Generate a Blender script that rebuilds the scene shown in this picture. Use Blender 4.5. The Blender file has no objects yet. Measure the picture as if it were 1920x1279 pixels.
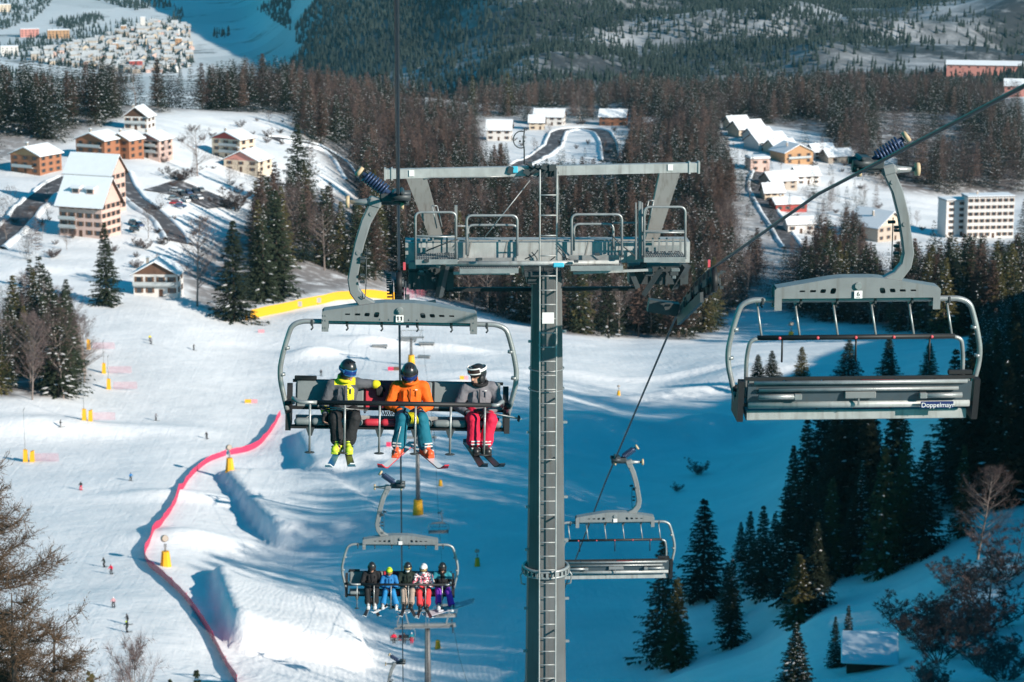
import bpy, bmesh, math, random
import numpy as np
from mathutils import Vector, Matrix, Euler
random.seed(7); RNG = np.random.default_rng(7)
rad = math.radians
scene = bpy.context.scene
COL = scene.collection

# ------------------------------------------------------------------ camera
FPX = 85.0/36.0*1920
PITCH, YAW = 12.0, 2.72
cam_data = bpy.data.cameras.new('camera'); cam = bpy.data.objects.new('camera', cam_data); COL.objects.link(cam)
cam_data.lens = 85; cam_data.sensor_width = 36; cam_data.clip_start = 0.5; cam_data.clip_end = 30000
cam.rotation_euler = Euler((rad(90-PITCH), 0, -rad(YAW)))
scene.camera = cam
cam_data.dof.use_dof = True; cam_data.dof.focus_distance = 37; cam_data.dof.aperture_fstop = 3.2
CR = np.array(cam.rotation_euler.to_matrix())

def ray(u, v):
    d = CR @ np.array([(u-960)/FPX, -(v-639.5)/FPX, -1.0])
    return d / d[1]                       # unit step in Y
def at(u, v, Y):
    r = ray(u, v)*Y
    return Vector(r.tolist())
def proj(P):
    q = np.asarray(P) @ CR
    dep = -q[..., 2]
    return 960+FPX*q[..., 0]/dep, 639.5-FPX*q[..., 1]/dep, dep

# ------------------------------------------------------------------ materials
def nodes(m):
    m.use_nodes = True
    return m.node_tree.nodes, m.node_tree.links, m.node_tree.nodes['Principled BSDF']
def mat(name, col, rough=0.6, metal=0.0, var=0.12, scale=6.0, bump=0.0, bscale=30.0, spec=0.4, rnd=0.0, coat=0.0):
    m = bpy.data.materials.new(name); n, l, b = nodes(m)
    b.inputs['Roughness'].default_value = rough; b.inputs['Metallic'].default_value = metal
    b.inputs['Specular IOR Level'].default_value = spec
    b.inputs['Coat Weight'].default_value = coat
    tc = n.new('ShaderNodeTexCoord'); nz = n.new('ShaderNodeTexNoise')
    nz.inputs['Scale'].default_value = scale; nz.inputs['Detail'].default_value = 4
    l.new(tc.outputs['Object'], nz.inputs['Vector'])
    mx = n.new('ShaderNodeMix'); mx.data_type = 'RGBA'
    mx.inputs[6].default_value = [max(0, c*(1-var)) for c in col]+[1]
    mx.inputs[7].default_value = [min(1, c*(1+var)) for c in col]+[1]
    l.new(nz.outputs['Fac'], mx.inputs[0])
    out = mx.outputs[2]
    if rnd > 0:
        oi = n.new('ShaderNodeObjectInfo'); hs = n.new('ShaderNodeHueSaturation')
        mr = n.new('ShaderNodeMapRange'); mr.inputs[3].default_value = 1-rnd; mr.inputs[4].default_value = 1+rnd
        l.new(oi.outputs['Random'], mr.inputs[0]); l.new(mr.outputs[0], hs.inputs['Value'])
        l.new(out, hs.inputs['Color']); out = hs.outputs['Color']
    l.new(out, b.inputs['Base Color'])
    if bump > 0:
        n2 = n.new('ShaderNodeTexNoise'); n2.inputs['Scale'].default_value = bscale; n2.inputs['Detail'].default_value = 3
        l.new(tc.outputs['Object'], n2.inputs['Vector'])
        bp = n.new('ShaderNodeBump'); bp.inputs['Strength'].default_value = bump; bp.inputs['Distance'].default_value = 0.05
        l.new(n2.outputs['Fac'], bp.inputs['Height']); l.new(bp.outputs[0], b.inputs['Normal'])
    return m

M = {}
M['galv'] = mat('galvanised_steel', (0.31,0.325,0.325), 0.40, 0.45, 0.38, 7, 0.08, 60)
M['galv_light'] = mat('galvanised_beam', (0.38,0.395,0.39), 0.5, 0.2, 0.35, 5, 0.08, 60)
M['painted_grey'] = mat('grey_painted_steel', (0.21,0.225,0.23), 0.4, 0.1, 0.22, 4, 0.04, 50)
M['mast'] = mat('mast_steel', (0.135,0.14,0.142), 0.5, 0.3, 0.45, 1.3, 0.08, 25)
M['gantry'] = mat('weathered_steel', (0.27,0.265,0.255), 0.6, 0.2, 0.15, 2.5)
M['dark_steel'] = mat('dark_steel', (0.055,0.065,0.07), 0.5, 0.3, 0.25, 8)
M['black'] = mat('black_rubber', (0.014,0.015,0.017), 0.55, 0, 0.3, 20)
M['rope'] = mat('steel_rope', (0.045,0.05,0.055), 0.45, 0.5, 0.3, 60)
M['spring'] = mat('blue_spring', (0.03,0.055,0.12), 0.4, 0.2, 0.15, 10)
M['wood_roller'] = mat('tan_roller', (0.50,0.38,0.24), 0.6, 0, 0.2, 20)
M['seat_grey'] = mat('grey_vinyl', (0.17,0.195,0.20), 0.55, 0, 0.15, 10, 0.1, 80)
M['seat_red'] = mat('red_vinyl', (0.50,0.03,0.05), 0.5, 0, 0.12, 10, 0.1, 80)
M['back_panel'] = mat('blue_grey_panel', (0.06,0.085,0.10), 0.45, 0.1, 0.15, 5)
M['white'] = mat('white_paint', (0.78,0.78,0.76), 0.5, 0, 0.05, 5)
M['ink'] = mat('black_ink', (0.01,0.01,0.012), 0.6, 0, 0.0, 5)
M['blue_label'] = mat('blue_label', (0.015,0.03,0.12), 0.4, 0, 0.1, 5)
M['cyan'] = mat('cyan_tape', (0.06,0.45,0.60), 0.5, 0, 0.1, 5)
M['pink_dot'] = mat('red_reflector', (0.55,0.08,0.10), 0.4, 0, 0.1, 5)
M['bolt'] = mat('bolt_steel', (0.20,0.23,0.24), 0.4, 0.5, 0.1, 20)
M['asphalt'] = mat('asphalt', (0.075,0.070,0.075), 0.8, 0, 0.3, 0.4, 0.1, 2)
def slush(m):
    n, l, b = nodes(m); ge = n.new('ShaderNodeNewGeometry'); x = n.new('ShaderNodeTexNoise'); x.inputs['Scale'].default_value = 0.28; x.inputs['Detail'].default_value = 6
    l.new(ge.outputs['Position'], x.inputs['Vector']); r = n.new('ShaderNodeMapRange'); r.inputs[1].default_value = .55; r.inputs[2].default_value = .75; l.new(x.outputs['Fac'], r.inputs[0])
    src = b.inputs['Base Color'].links[0].from_socket; mx = n.new('ShaderNodeMix'); mx.data_type = 'RGBA'; l.new(r.outputs[0], mx.inputs[0]); l.new(src, mx.inputs[6]); mx.inputs[7].default_value = (.5,.5,.52,1); l.new(mx.outputs[2], b.inputs['Base Color'])
slush(M['asphalt'])
M['town_roof'] = mat('shaded_roof_snow', (0.42,0.45,0.47), 0.7, 0, 0.35, 0.15)  # snow greyed in its colour for roofs turned away from the light
M['roof_snow'] = mat('roof_snow', (0.80,0.84,0.87), 0.6, 0, 0.06, 0.6, 0.25, 1.2)
M['tree_snow'] = mat('branch_snow', (0.62,0.64,0.66), 0.7, 0, 0.12, 1.0)
M['bark'] = mat('bark', (0.10,0.075,0.06), 0.9, 0, 0.4, 3, 0.3, 12, rnd=0.2)
M['bark_pale'] = mat('pale_bark', (0.22,0.18,0.16), 0.9, 0, 0.3, 3, rnd=0.2)
M['needle'] = mat('spruce_needles', (0.027,0.037,0.021), 0.75, 0, 0.6, 0.8, spec=0.2, rnd=0.35)
M['needle_olive'] = mat('olive_needles', (0.085,0.076,0.028), 0.75, 0, 0.55, 0.8, spec=0.2, rnd=0.3)
M['larch'] = mat('larch_twigs', (0.120,0.080,0.066), 0.85, 0, 0.5, 0.7, spec=0.2, rnd=0.5)
M['twig'] = mat('bare_twigs', (0.098,0.072,0.069), 0.85, 0, 0.45, 0.7, spec=0.2, rnd=0.45)
M['larch_near'] = mat('near_larch_twigs', (0.105,0.068,0.042), 0.85, 0, 0.55, 1.5, spec=0.2)
M['yellow'] = mat('yellow_pad', (0.80,0.40,0.015), 0.6, 0, 0.1, 2)
M['net_red'] = mat('red_net', (0.62,0.035,0.11), 0.7, 0, 0.2, 3)
M['net_pink'] = mat('faded_net', (0.60,0.30,0.34), 0.7, 0, 0.2, 3)
M['glass'] = mat('window_glass', (0.03,0.04,0.05), 0.15, 0, 0.2, 2, spec=0.6)

def weather(m, amount=.5, tint=(.10,.075,.055)):
    n, l, b = nodes(m); tc = n.new('ShaderNodeTexCoord'); mp = n.new('ShaderNodeMapping'); mp.inputs['Scale'].default_value = (14,14,.7); l.new(tc.outputs['Object'], mp.inputs['Vector'])
    x = n.new('ShaderNodeTexNoise'); x.inputs['Scale'].default_value = 1.0; x.inputs['Detail'].default_value = 6; l.new(mp.outputs[0], x.inputs['Vector'])
    r = n.new('ShaderNodeMapRange'); r.inputs[1].default_value = .52; r.inputs[2].default_value = .74; r.inputs[4].default_value = amount; l.new(x.outputs['Fac'], r.inputs[0])
    src = b.inputs['Base Color'].links[0].from_socket; mx = n.new('ShaderNodeMix'); mx.data_type = 'RGBA'; l.new(r.outputs[0], mx.inputs[0]); l.new(src, mx.inputs[6]); mx.inputs[7].default_value = tint+(1,); l.new(mx.outputs[2], b.inputs['Base Color'])
for k_, a_ in (('mast',.6),('galv_light',.45),('gantry',.5),('painted_grey',.3),('back_panel',.35)): weather(M[k_], a_)
def net_material(name, base, alpha):
    m = bpy.data.materials.new(name); n, l, b = nodes(m)
    b.inputs['Base Color'].default_value = base+(1,); b.inputs['Roughness'].default_value = 0.7
    tc = n.new('ShaderNodeTexCoord'); w = n.new('ShaderNodeTexNoise'); w.inputs['Scale'].default_value = 9
    l.new(tc.outputs['Object'], w.inputs['Vector'])
    mr = n.new('ShaderNodeMapRange'); mr.inputs[1].default_value = 0.35; mr.inputs[2].default_value = 0.65
    mr.inputs[3].default_value = alpha-0.15; mr.inputs[4].default_value = alpha+0.15
    l.new(w.outputs['Fac'], mr.inputs[0]); l.new(mr.outputs[0], b.inputs['Alpha'])
    return m
M['net'] = net_material('safety_net_mesh', (0.66,0.03,0.10), 0.9)
M['net_thin'] = net_material('thin_net_mesh', (0.62,0.20,0.26), 0.25)

def snow_ground():
    m = bpy.data.materials.new('snow_ground'); n, l, b = nodes(m)
    b.inputs['Roughness'].default_value = 0.65; b.inputs['Specular IOR Level'].default_value = 0.25
    ge = n.new('ShaderNodeNewGeometry')
    def noise(scale, detail=4, dist=0.0, rough=0.5):
        x = n.new('ShaderNodeTexNoise'); x.inputs['Scale'].default_value = scale; x.inputs['Detail'].default_value = detail
        x.inputs['Distortion'].default_value = dist; x.inputs['Roughness'].default_value = rough
        l.new(ge.outputs['Position'], x.inputs['Vector']); return x
    def ramp(src, a, c):
        r = n.new('ShaderNodeMapRange'); r.inputs[1].default_value = a; r.inputs[2].default_value = c
        l.new(src, r.inputs[0]); return r.outputs[0]
    def mixc(f, a, c):
        x = n.new('ShaderNodeMix'); x.data_type = 'RGBA'
        for s, i in ((a, 6), (c, 7)):
            if isinstance(s, tuple): x.inputs[i].default_value = s+(1,)
            else: l.new(s, x.inputs[i])
        if isinstance(f, float): x.inputs[0].default_value = f
        else: l.new(f, x.inputs[0])
        return x.outputs[2]
    def mul(a, c):
        x = n.new('ShaderNodeMath'); x.operation = 'MULTIPLY'
        for s, i in ((a, 0), (c, 1)):
            if isinstance(s, float): x.inputs[i].default_value = s
            else: l.new(s, x.inputs[i])
        return x.outputs[0]
    snow = mixc(ramp(noise(0.06, 8, 0.8, 0.65).outputs['Fac'], .3, .7), (0.75,0.775,0.79), (0.92,0.93,0.935))
    aw = n.new('ShaderNodeAttribute'); aw.attribute_name = 'wood'
    am = n.new('ShaderNodeAttribute'); am.attribute_name = 'far'
    floor = mixc(ramp(noise(0.22, 5).outputs['Fac'], 0.50, 0.70), (0.085,0.062,0.056), (0.60,0.62,0.64))
    c1 = mixc(aw.outputs['Fac'], snow, floor)
    # far mountain: scrub and woodland with snow patches
    wood = mixc(noise(0.02, 6).outputs['Fac'], (0.022,0.034,0.036), (0.075,0.072,0.078))
    pt = noise(0.0035, 9, 0.6, 0.72)
    patch = mixc(ramp(pt.outputs['Fac'], 0.47, 0.66), wood, (0.50,0.52,0.54))
    sp = noise(0.035, 6, 0.0, 0.7)
    patch = mixc(mul(ramp(sp.outputs['Fac'], 0.56, 0.70), 0.55), patch, (0.5,0.52,0.54))
    c2 = mixc(am.outputs['Fac'], c1, patch)
    # valley floor fields
    av = n.new('ShaderNodeAttribute'); av.attribute_name = 'valley'
    vo = n.new('ShaderNodeTexVoronoi'); vo.inputs['Scale'].default_value = 0.0045
    l.new(ge.outputs['Position'], vo.inputs['Vector'])
    sv = n.new('ShaderNodeSeparateColor'); l.new(vo.outputs['Color'], sv.inputs[0])
    fld = mixc(sv.outputs[0], (0.50,0.55,0.57), (0.74,0.78,0.80))
    fld = mixc(ramp(noise(0.008, 8, 0.5, 0.7).outputs['Fac'], 0.56, 0.66), fld, (0.16,0.17,0.17))
    c3 = mixc(av.outputs['Fac'], c2, fld)
    l.new(c3, b.inputs['Base Color'])
    # groomed corduroy + wind relief, as bump
    wv = n.new('ShaderNodeTexNoise'); wv.inputs['Scale'].default_value = 1.0; wv.inputs['Detail'].default_value = 5; wv.inputs['Distortion'].default_value = 0.8
    mp = n.new('ShaderNodeMapping'); mp.inputs['Scale'].default_value = (0.9, 0.035, 0.1); mp.inputs['Rotation'].default_value = (0,0,0.22)
    l.new(ge.outputs['Position'], mp.inputs['Vector']); l.new(mp.outputs[0], wv.inputs['Vector'])
    b1 = n.new('ShaderNodeBump'); b1.inputs['Strength'].default_value = 0.14; b1.inputs['Distance'].default_value = 0.5
    l.new(wv.outputs['Fac'], b1.inputs['Height'])
    b2 = n.new('ShaderNodeBump'); b2.inputs['Strength'].default_value = 0.30; b2.inputs['Distance'].default_value = 1.0
    l.new(noise(0.35, 7, 0.4, 0.6).outputs['Fac'], b2.inputs['Height']); l.new(b1.outputs[0], b2.inputs['Normal'])
    # curved groomer tracks
    ag = n.new('ShaderNodeAttribute'); ag.attribute_name = 'groom'
    nd = noise(0.010, 1); va = n.new('ShaderNodeVectorMath'); va.operation = 'MULTIPLY_ADD'; va.inputs[1].default_value = (90,90,0)
    l.new(nd.outputs['Color'], va.inputs[0]); l.new(ge.outputs['Position'], va.inputs[2])
    mg = n.new('ShaderNodeMapping'); mg.inputs['Rotation'].default_value = (0,0,0.35); l.new(va.outputs[0], mg.inputs['Vector'])
    wg = n.new('ShaderNodeTexWave'); wg.inputs['Scale'].default_value = 0.55; wg.inputs['Distortion'].default_value = 6.0; wg.inputs['Detail'].default_value = 4; wg.inputs['Detail Scale'].default_value = 1.2
    l.new(mg.outputs[0], wg.inputs['Vector']); hg = mul(wg.outputs['Fac'], ag.outputs['Fac'])
    b3 = n.new('ShaderNodeBump'); b3.inputs['Strength'].default_value = 0.09; b3.inputs['Distance'].default_value = 0.45
    l.new(hg, b3.inputs['Height']); l.new(b2.outputs[0], b3.inputs['Normal']); l.new(b3.outputs[0], b.inputs['Normal'])
    return m
M['snow'] = snow_ground()

# ------------------------------------------------------------------ mesh builder
def frame_of(d, up=Vector((0,0,1))):
    d = Vector(d).normalized()
    if abs(d.dot(up)) > 0.98: up = Vector((0,1,0))
    s = d.cross(up).normalized(); t = s.cross(d).normalized()
    return d, s, t
class MB:
    def __init__(self): self.v = []; self.f = []; self.m = []; self.s = []
    def add(self, vs, fs, m=0, smooth=False):
        o = len(self.v); self.v += [tuple(p) for p in vs]
        for q in fs:
            self.f.append(tuple(o+i for i in q)); self.m.append(m); self.s.append(smooth)
        return self
    def box(self, c, size, rot=None, m=0, bev=0.0):
        x, y, z = size[0]/2, size[1]/2, size[2]/2
        c = Vector(c)
        if bev > 0:
            b = min(bev, x*0.9, y*0.9, z*0.9)
            vs = []
            for sx in (-1,1):
                for sy in (-1,1):
                    for sz in (-1,1):
                        vs += [(sx*(x-b), sy*(y-b), sz*z), (sx*(x-b), sy*y, sz*(z-b)), (sx*x, sy*(y-b), sz*(z-b))]
            bm = bmesh.new()
            for p in vs: bm.verts.new(p)
            bmesh.ops.convex_hull(bm, input=bm.verts[:])
            bm.verts.ensure_lookup_table(); bm.verts.index_update()
            vs = [v.co.copy() for v in bm.verts]; fs = [[v.index for v in f.verts] for f in bm.faces]; bm.free()
        else:
            vs = [(sx*x, sy*y, sz*z) for sx in (-1,1) for sy in (-1,1) for sz in (-1,1)]
            fs = [(0,1,3,2),(4,6,7,5),(0,4,5,1),(2,3,7,6),(0,2,6,4),(1,5,7,3)]
        if rot is not None: vs = [rot @ Vector(p) for p in vs]
        return self.add([c+Vector(p) for p in vs], fs, m)
    def bar(self, p0, p1, w, h, m=0, up=Vector((0,0,1))):
        p0, p1 = Vector(p0), Vector(p1); d, s, t = frame_of(p1-p0, up)
        vs = [p+s*a*w/2+t*b*h/2 for p in (p0,p1) for a, b in ((-1,-1),(1,-1),(1,1),(-1,1))]
        return self.add(vs, [(3,2,1,0),(4,5,6,7),(0,1,5,4),(1,2,6,5),(2,3,7,6),(3,0,4,7)], m)
    def tube(self, pts, r, n=8, m=0, caps=True, smooth=True):
        pts = [Vector(p) for p in pts]; k = len(pts)
        rs = r if isinstance(r, (list, tuple)) else [r]*k
        vs = []; s = None
        for i, p in enumerate(pts):
            d = (pts[min(i+1,k-1)]-pts[max(i-1,0)]).normalized()
            if s is None: _, s, t = frame_of(d)
            s = (s-d*s.dot(d))
            s = s.normalized() if s.length > 1e-6 else frame_of(d)[1]
            t = s.cross(d)
            for j in range(n):
                a = 2*math.pi*j/n
                vs.append(p+s*math.cos(a)*rs[i]+t*math.sin(a)*rs[i])
        fs = []
        for i in range(k-1):
            for j in range(n):
                a, b = i*n+j, i*n+(j+1)%n
                fs.append((a, a+n, b+n, b))
        self.add(vs, fs, m, smooth)
        if caps:
            o = len(self.v)-len(vs)
            self.f += [tuple(o+j for j in range(n)), tuple(o+(k-1)*n+j for j in reversed(range(n)))]
            self.m += [m, m]; self.s += [False, False]
        return self
    def cyl(self, p0, p1, r0, r1=None, n=12, m=0):
        return self.tube([p0,p1], [r0, r0 if r1 is None else r1], n, m)
    def capsule(self, p0, p1, r0, r1=None, n=12, m=0):
        r1 = r0 if r1 is None else r1; p0, p1 = Vector(p0), Vector(p1)
        d = (p1-p0); d = d.normalized() if d.length > 1e-6 else Vector((0,0,1))
        pts = []; rs = []
        for a in (-80,-50,-20): pts.append(p0+d*r0*math.sin(rad(a))); rs.append(r0*math.cos(rad(a)))
        pts += [p0, p1]; rs += [r0, r1]
        for a in (20,50,80): pts.append(p1+d*r1*math.sin(rad(a))); rs.append(r1*math.cos(rad(a)))
        return self.tube(pts, rs, n, m)
    def ell(self, c, r, rot=None, n=16, k=10, m=0, keep=None):
        c = Vector(c); loc = []
        for i in range(k+1):
            th = math.pi*i/k
            for j in range(n):
                a = 2*math.pi*j/n
                loc.append(Vector((r[0]*math.sin(th)*math.cos(a), r[1]*math.sin(th)*math.sin(a), r[2]*math.cos(th))))
        fs = []
        for i in range(k):
            for j in range(n):
                q = (i*n+j, (i+1)*n+j, (i+1)*n+(j+1)%n, i*n+(j+1)%n)
                if keep is not None:
                    cc = (loc[q[0]]+loc[q[1]]+loc[q[2]]+loc[q[3]])/4
                    if not keep(cc): continue
                fs.append(q)
        vs = [c+((rot @ p) if rot is not None else p) for p in loc]
        return self.add(vs, fs, m, True)
    def prism(self, poly, d, m=0):
        """poly: list of 3D points (planar), d: extrusion vector"""
        n = len(poly); P = [Vector(p) for p in poly]; d = Vector(d)
        vs = P+[p+d for p in P]
        fs = [tuple(reversed(range(n))), tuple(range(n, 2*n))]+[(i, (i+1)%n, n+(i+1)%n, n+i) for i in range(n)]
        return self.add(vs, fs, m)
    def quad(self, a, b, c, d, m=0): return self.add([a,b,c,d], [(0,1,2,3)], m)
    def mesh(self, name, mats):
        me = bpy.data.meshes.new(name); me.from_pydata([tuple(p) for p in self.v], [], self.f)
        for x in (mats if isinstance(mats, (list,tuple)) else [mats]): me.materials.append(x)
        me.polygons.foreach_set('material_index', self.m); me.polygons.foreach_set('use_smooth', self.s)
        bm = bmesh.new(); bm.from_mesh(me); bmesh.ops.remove_doubles(bm, verts=bm.verts, dist=1e-5)
        bm.to_mesh(me); bm.free(); me.update(); return me
    def build(self, name, mats, parent=None, loc=None):
        return link(name, self.mesh(name, mats), parent, loc)
def link(name, me, parent=None, loc=None):
    o = bpy.data.objects.new(name, me); COL.objects.link(o)
    if parent is not None: o.parent = parent
    if loc is not None: o.location = loc
    return o
def tag(o, label=None, cat=None, group=None, kind=None):
    if label: o['label'] = label
    if cat: o['category'] = cat
    if group: o['group'] = group
    if kind: o['kind'] = kind
    return o
def empty(name, loc=(0,0,0), rz=0.0):
    o = bpy.data.objects.new(name, None); COL.objects.link(o)
    o.location = loc; o.rotation_euler = (0,0,rz); o.empty_display_size = 0.3
    return o
CHILD = {}
def copy_tree(o, parent=None):
    c = o.copy(); COL.objects.link(c)
    if parent is not None: c.parent = parent
    for ch in list(o.children): copy_tree(ch, c)
    return c
def arc(pts, r=0.1, n=6):
    """round the corners of a polyline"""
    P = [Vector(p) for p in pts]; out = [P[0]]
    for i in range(1, len(P)-1):
        a, b, c = P[i-1], P[i], P[i+1]
        ra = min(r, (a-b).length*0.49, (c-b).length*0.49)
        s, e = b+(a-b).normalized()*ra, b+(c-b).normalized()*ra
        for k in range(n+1):
            t = k/n; out.append(s*(1-t)**2+b*2*t*(1-t)+e*t*t)
    out.append(P[-1]); return out
def text_mesh(s, size, depth=0.002):
    cu = bpy.data.curves.new('lettering', 'FONT'); cu.body = s; cu.size = size; cu.align_x = 'CENTER'; cu.align_y = 'CENTER'; cu.extrude = depth
    o = bpy.data.objects.new('lettering', cu); COL.objects.link(o)
    dg = bpy.context.evaluated_depsgraph_get()
    me = bpy.data.meshes.new_from_object(o.evaluated_get(dg)); bpy.data.objects.remove(o); bpy.data.curves.remove(cu)
    me.materials.clear(); return me
WRINKLE = bpy.data.textures.new('fold_noise', 'CLOUDS'); WRINKLE.noise_scale = 0.11; WRINKLE.noise_depth = 2
def voxel(mb, name, mats, size=0.012, smooth=3, disp=0.0):
    """fuse overlapping closed shapes into one continuous surface"""
    me = mb.mesh(name, mats); o = bpy.data.objects.new(name, me); COL.objects.link(o)
    r = o.modifiers.new('r', 'REMESH'); r.mode = 'VOXEL'; r.voxel_size = size; r.use_smooth_shade = True
    if smooth:
        s = o.modifiers.new('s', 'SMOOTH'); s.iterations = smooth; s.factor = 0.5
    if disp:
        d = o.modifiers.new('d', 'DISPLACE'); d.texture = WRINKLE; d.strength = disp; d.mid_level = 0.5
    dg = bpy.context.evaluated_depsgraph_get()
    out = bpy.data.meshes.new_from_object(o.evaluated_get(dg))
    bpy.data.objects.remove(o); bpy.data.meshes.remove(me); out.name = name
    if not out.materials:
        for x in (mats if isinstance(mats, (list,tuple)) else [mats]): out.materials.append(x)
    return out
# ------------------------------------------------------------------ layout of the place
# (outline of the ground it stands on, (spruce, larch, bare broadleaf) shares, m2 per tree, height range, where, snowy share, nearest, farthest, litter on the ground)
FORESTS = [
 ([(335,520),(420,440),(470,395),(560,350),(690,375),(740,545),(600,548),(470,570),(440,600),(370,575)], (.72,.16,.12), 36, (19,29), 'in the mixed wood above the yellow padded fence', .45, 620, 1050, .8),
 ([(545,180),(860,222),(885,300),(930,330),(760,545),(690,375),(640,345),(590,280),(560,250)], (.46,.26,.28), 28, (16,24), 'on the brown wooded slope left of the lift tower', .3, 800, 1520, .8),
 ([(930,325),(1180,312),(1360,330),(1390,470),(1420,560),(1300,638),(1060,628),(760,545)], (.60,.19,.21), 31, (16,25), 'on the wooded slope behind the lift tower', .35, 700, 1280, .8),
 ([(860,205),(1250,190),(1340,225),(1350,318),(1180,312),(1160,232),(900,232),(900,325),(880,300)], (.48,.26,.26), 51, (15,23), 'round the chalets beyond the lift tower', .3, 1100, 1620, .5),
 ([(1180,205),(1640,180),(1920,180),(1920,365),(1740,365),(1650,355),(1600,300),(1540,250),(1380,225),(1340,240),(1340,300)], (.60,.12,.28), 39, (16,25), 'in the dark wood above the right hand houses', .25, 1000, 1700, .9),
 ([(1340,300),(1380,420),(1420,560),(1640,560),(1640,470),(1560,480),(1480,450),(1400,330)], (.62,.20,.18), 36, (15,23), 'below the right hand chalets', .3, 700, 1350, .6),
 ([(1420,560),(1920,450),(1925,770),(1840,760),(1790,640),(1640,612),(1500,600)], (.80,.14,.06), 31, (17,26), 'in the dark wood behind the empty number 6 chair', .08, 640, 1150, .8),
 ([(1835,650),(1930,615),(1930,800),(1845,790)], (.95,.03,.02), 26, (10,14), 'in the low dark wood at the right edge', .08, 440, 640, .8),
 ([(1500,1005),(1570,935),(1700,925),(1790,850),(1925,770),(1925,950),(1790,965),(1690,1000),(1600,1050)], (.95,.04,.01), 32, (15,22), 'in the shaded spruce stand at the right edge', .12, 300, 470, .7),
 ([(1235,1235),(1300,1120),(1440,1085),(1545,1000),(1620,1075),(1560,1120),(1500,1195),(1400,1205),(1300,1250)], (1,0,0), 93, (10,17), 'at the lower front edge of the right hand stand', .05, 240, 420, .0),
 ([(-20,745),(-20,690),(60,640),(140,650),(172,715),(120,745)], (.50,.0,.50), 24, (17,25), 'in the small wood at the left edge of the piste', .35, 440, 640, .8),
 ([(190,222),(190,178),(400,168),(560,168),(556,200),(420,205),(330,208)], (.66,.10,.24), 34, (17,25), 'along the skyline above the white chalet', .25, 880, 1320, .8),
 ([(-40,330),(-40,200),(150,205),(560,185),(540,215),(330,205),(215,225),(120,265),(60,290)], (.78,.12,.10), 39, (17,25), 'in the tree belt above the chalets', .25, 850, 1300, .7),
 ([(0,345),(60,300),(300,300),(330,250),(480,250),(500,340),(440,420),(340,470),(330,545),(150,540),(0,520)], (.30,.15,.55), 330, (7,16), 'scattered among the left hand chalets', .3, 600, 1100, .0),
 ([(1380,225),(1620,290),(1750,440),(1500,480),(1400,430)], (.45,.25,.30), 190, (9,17), 'scattered among the right hand chalets', .3, 800, 1450, .0),
]
# picture windows that must stay open: houses, roads, clearings (left, top, right, bottom)
OPEN = [(1385,635,1740,735),(0,262,95,330),(134,245,310,312),(228,202,284,246),(388,248,464,302),(405,275,496,326),(92,300,228,445),(318,345,402,402),
        (225,330,335,462),(300,226,420,246),(905,220,965,268),(990,205,1062,238),(1116,206,1174,238),(962,268,1030,296),(1052,246,1122,292),
        (1385,232,1540,300),(1405,280,1444,322),(1450,296,1600,326),(1432,335,1515,392),(1450,405,1512,436),(1630,365,1732,450),(1764,366,1902,440),
        (1772,102,1920,140),(1884,138,1920,182),(1650,212,1795,236),(244,495,340,560),(1385,340,1425,425),(1440,430,1490,462),
        (240,410,280,446),(140,440,320,500),(370,345,460,470),(500,262,560,300),(600,270,650,345),(640,320,668,372)]
# snow-park jumps: (picture column, row, half width, half length, heading, height, edge sharpness)
JUMPS = [(535,1150, 10.0,30, 0.12, 4.6, 7), (560,950, 10.5,34, 0.22, 3.8, 7), (650,835, 10,26, 0.10, 2.8, 7)]
WINDROWS_SUN_MOUNDS = [(1125,825,15,17,0.0,5.5),(1330,818,9,6,0.2,5.0),(1440,700,16,10,0.1,2.5),(1260,745,14,3.5,0.15,2.0),(1210,805,10,3,0.3,1.6),(1310,700,20,3,0.05,1.6),(1120,790,9,3,-0.2,1.5),(590,665,7,5,0.4,2.2),(820,655,14,4,-0.2,1.8),(700,640,8,5,0,1.8),  # first two are mounds added to catch sun right of the mast
            (360,1010,9,5,0.5,1.6),(330,930,10,4,0.3,1.2),(120,800,26,6,0.2,1.5),(1000,700,20,5,0.1,1.2),(860,720,9,4,0.3,1.3)]
# ------------------------------------------------------------------ terrain
def zat(u, v, d): return ray(u, v)[2]*d
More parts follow.
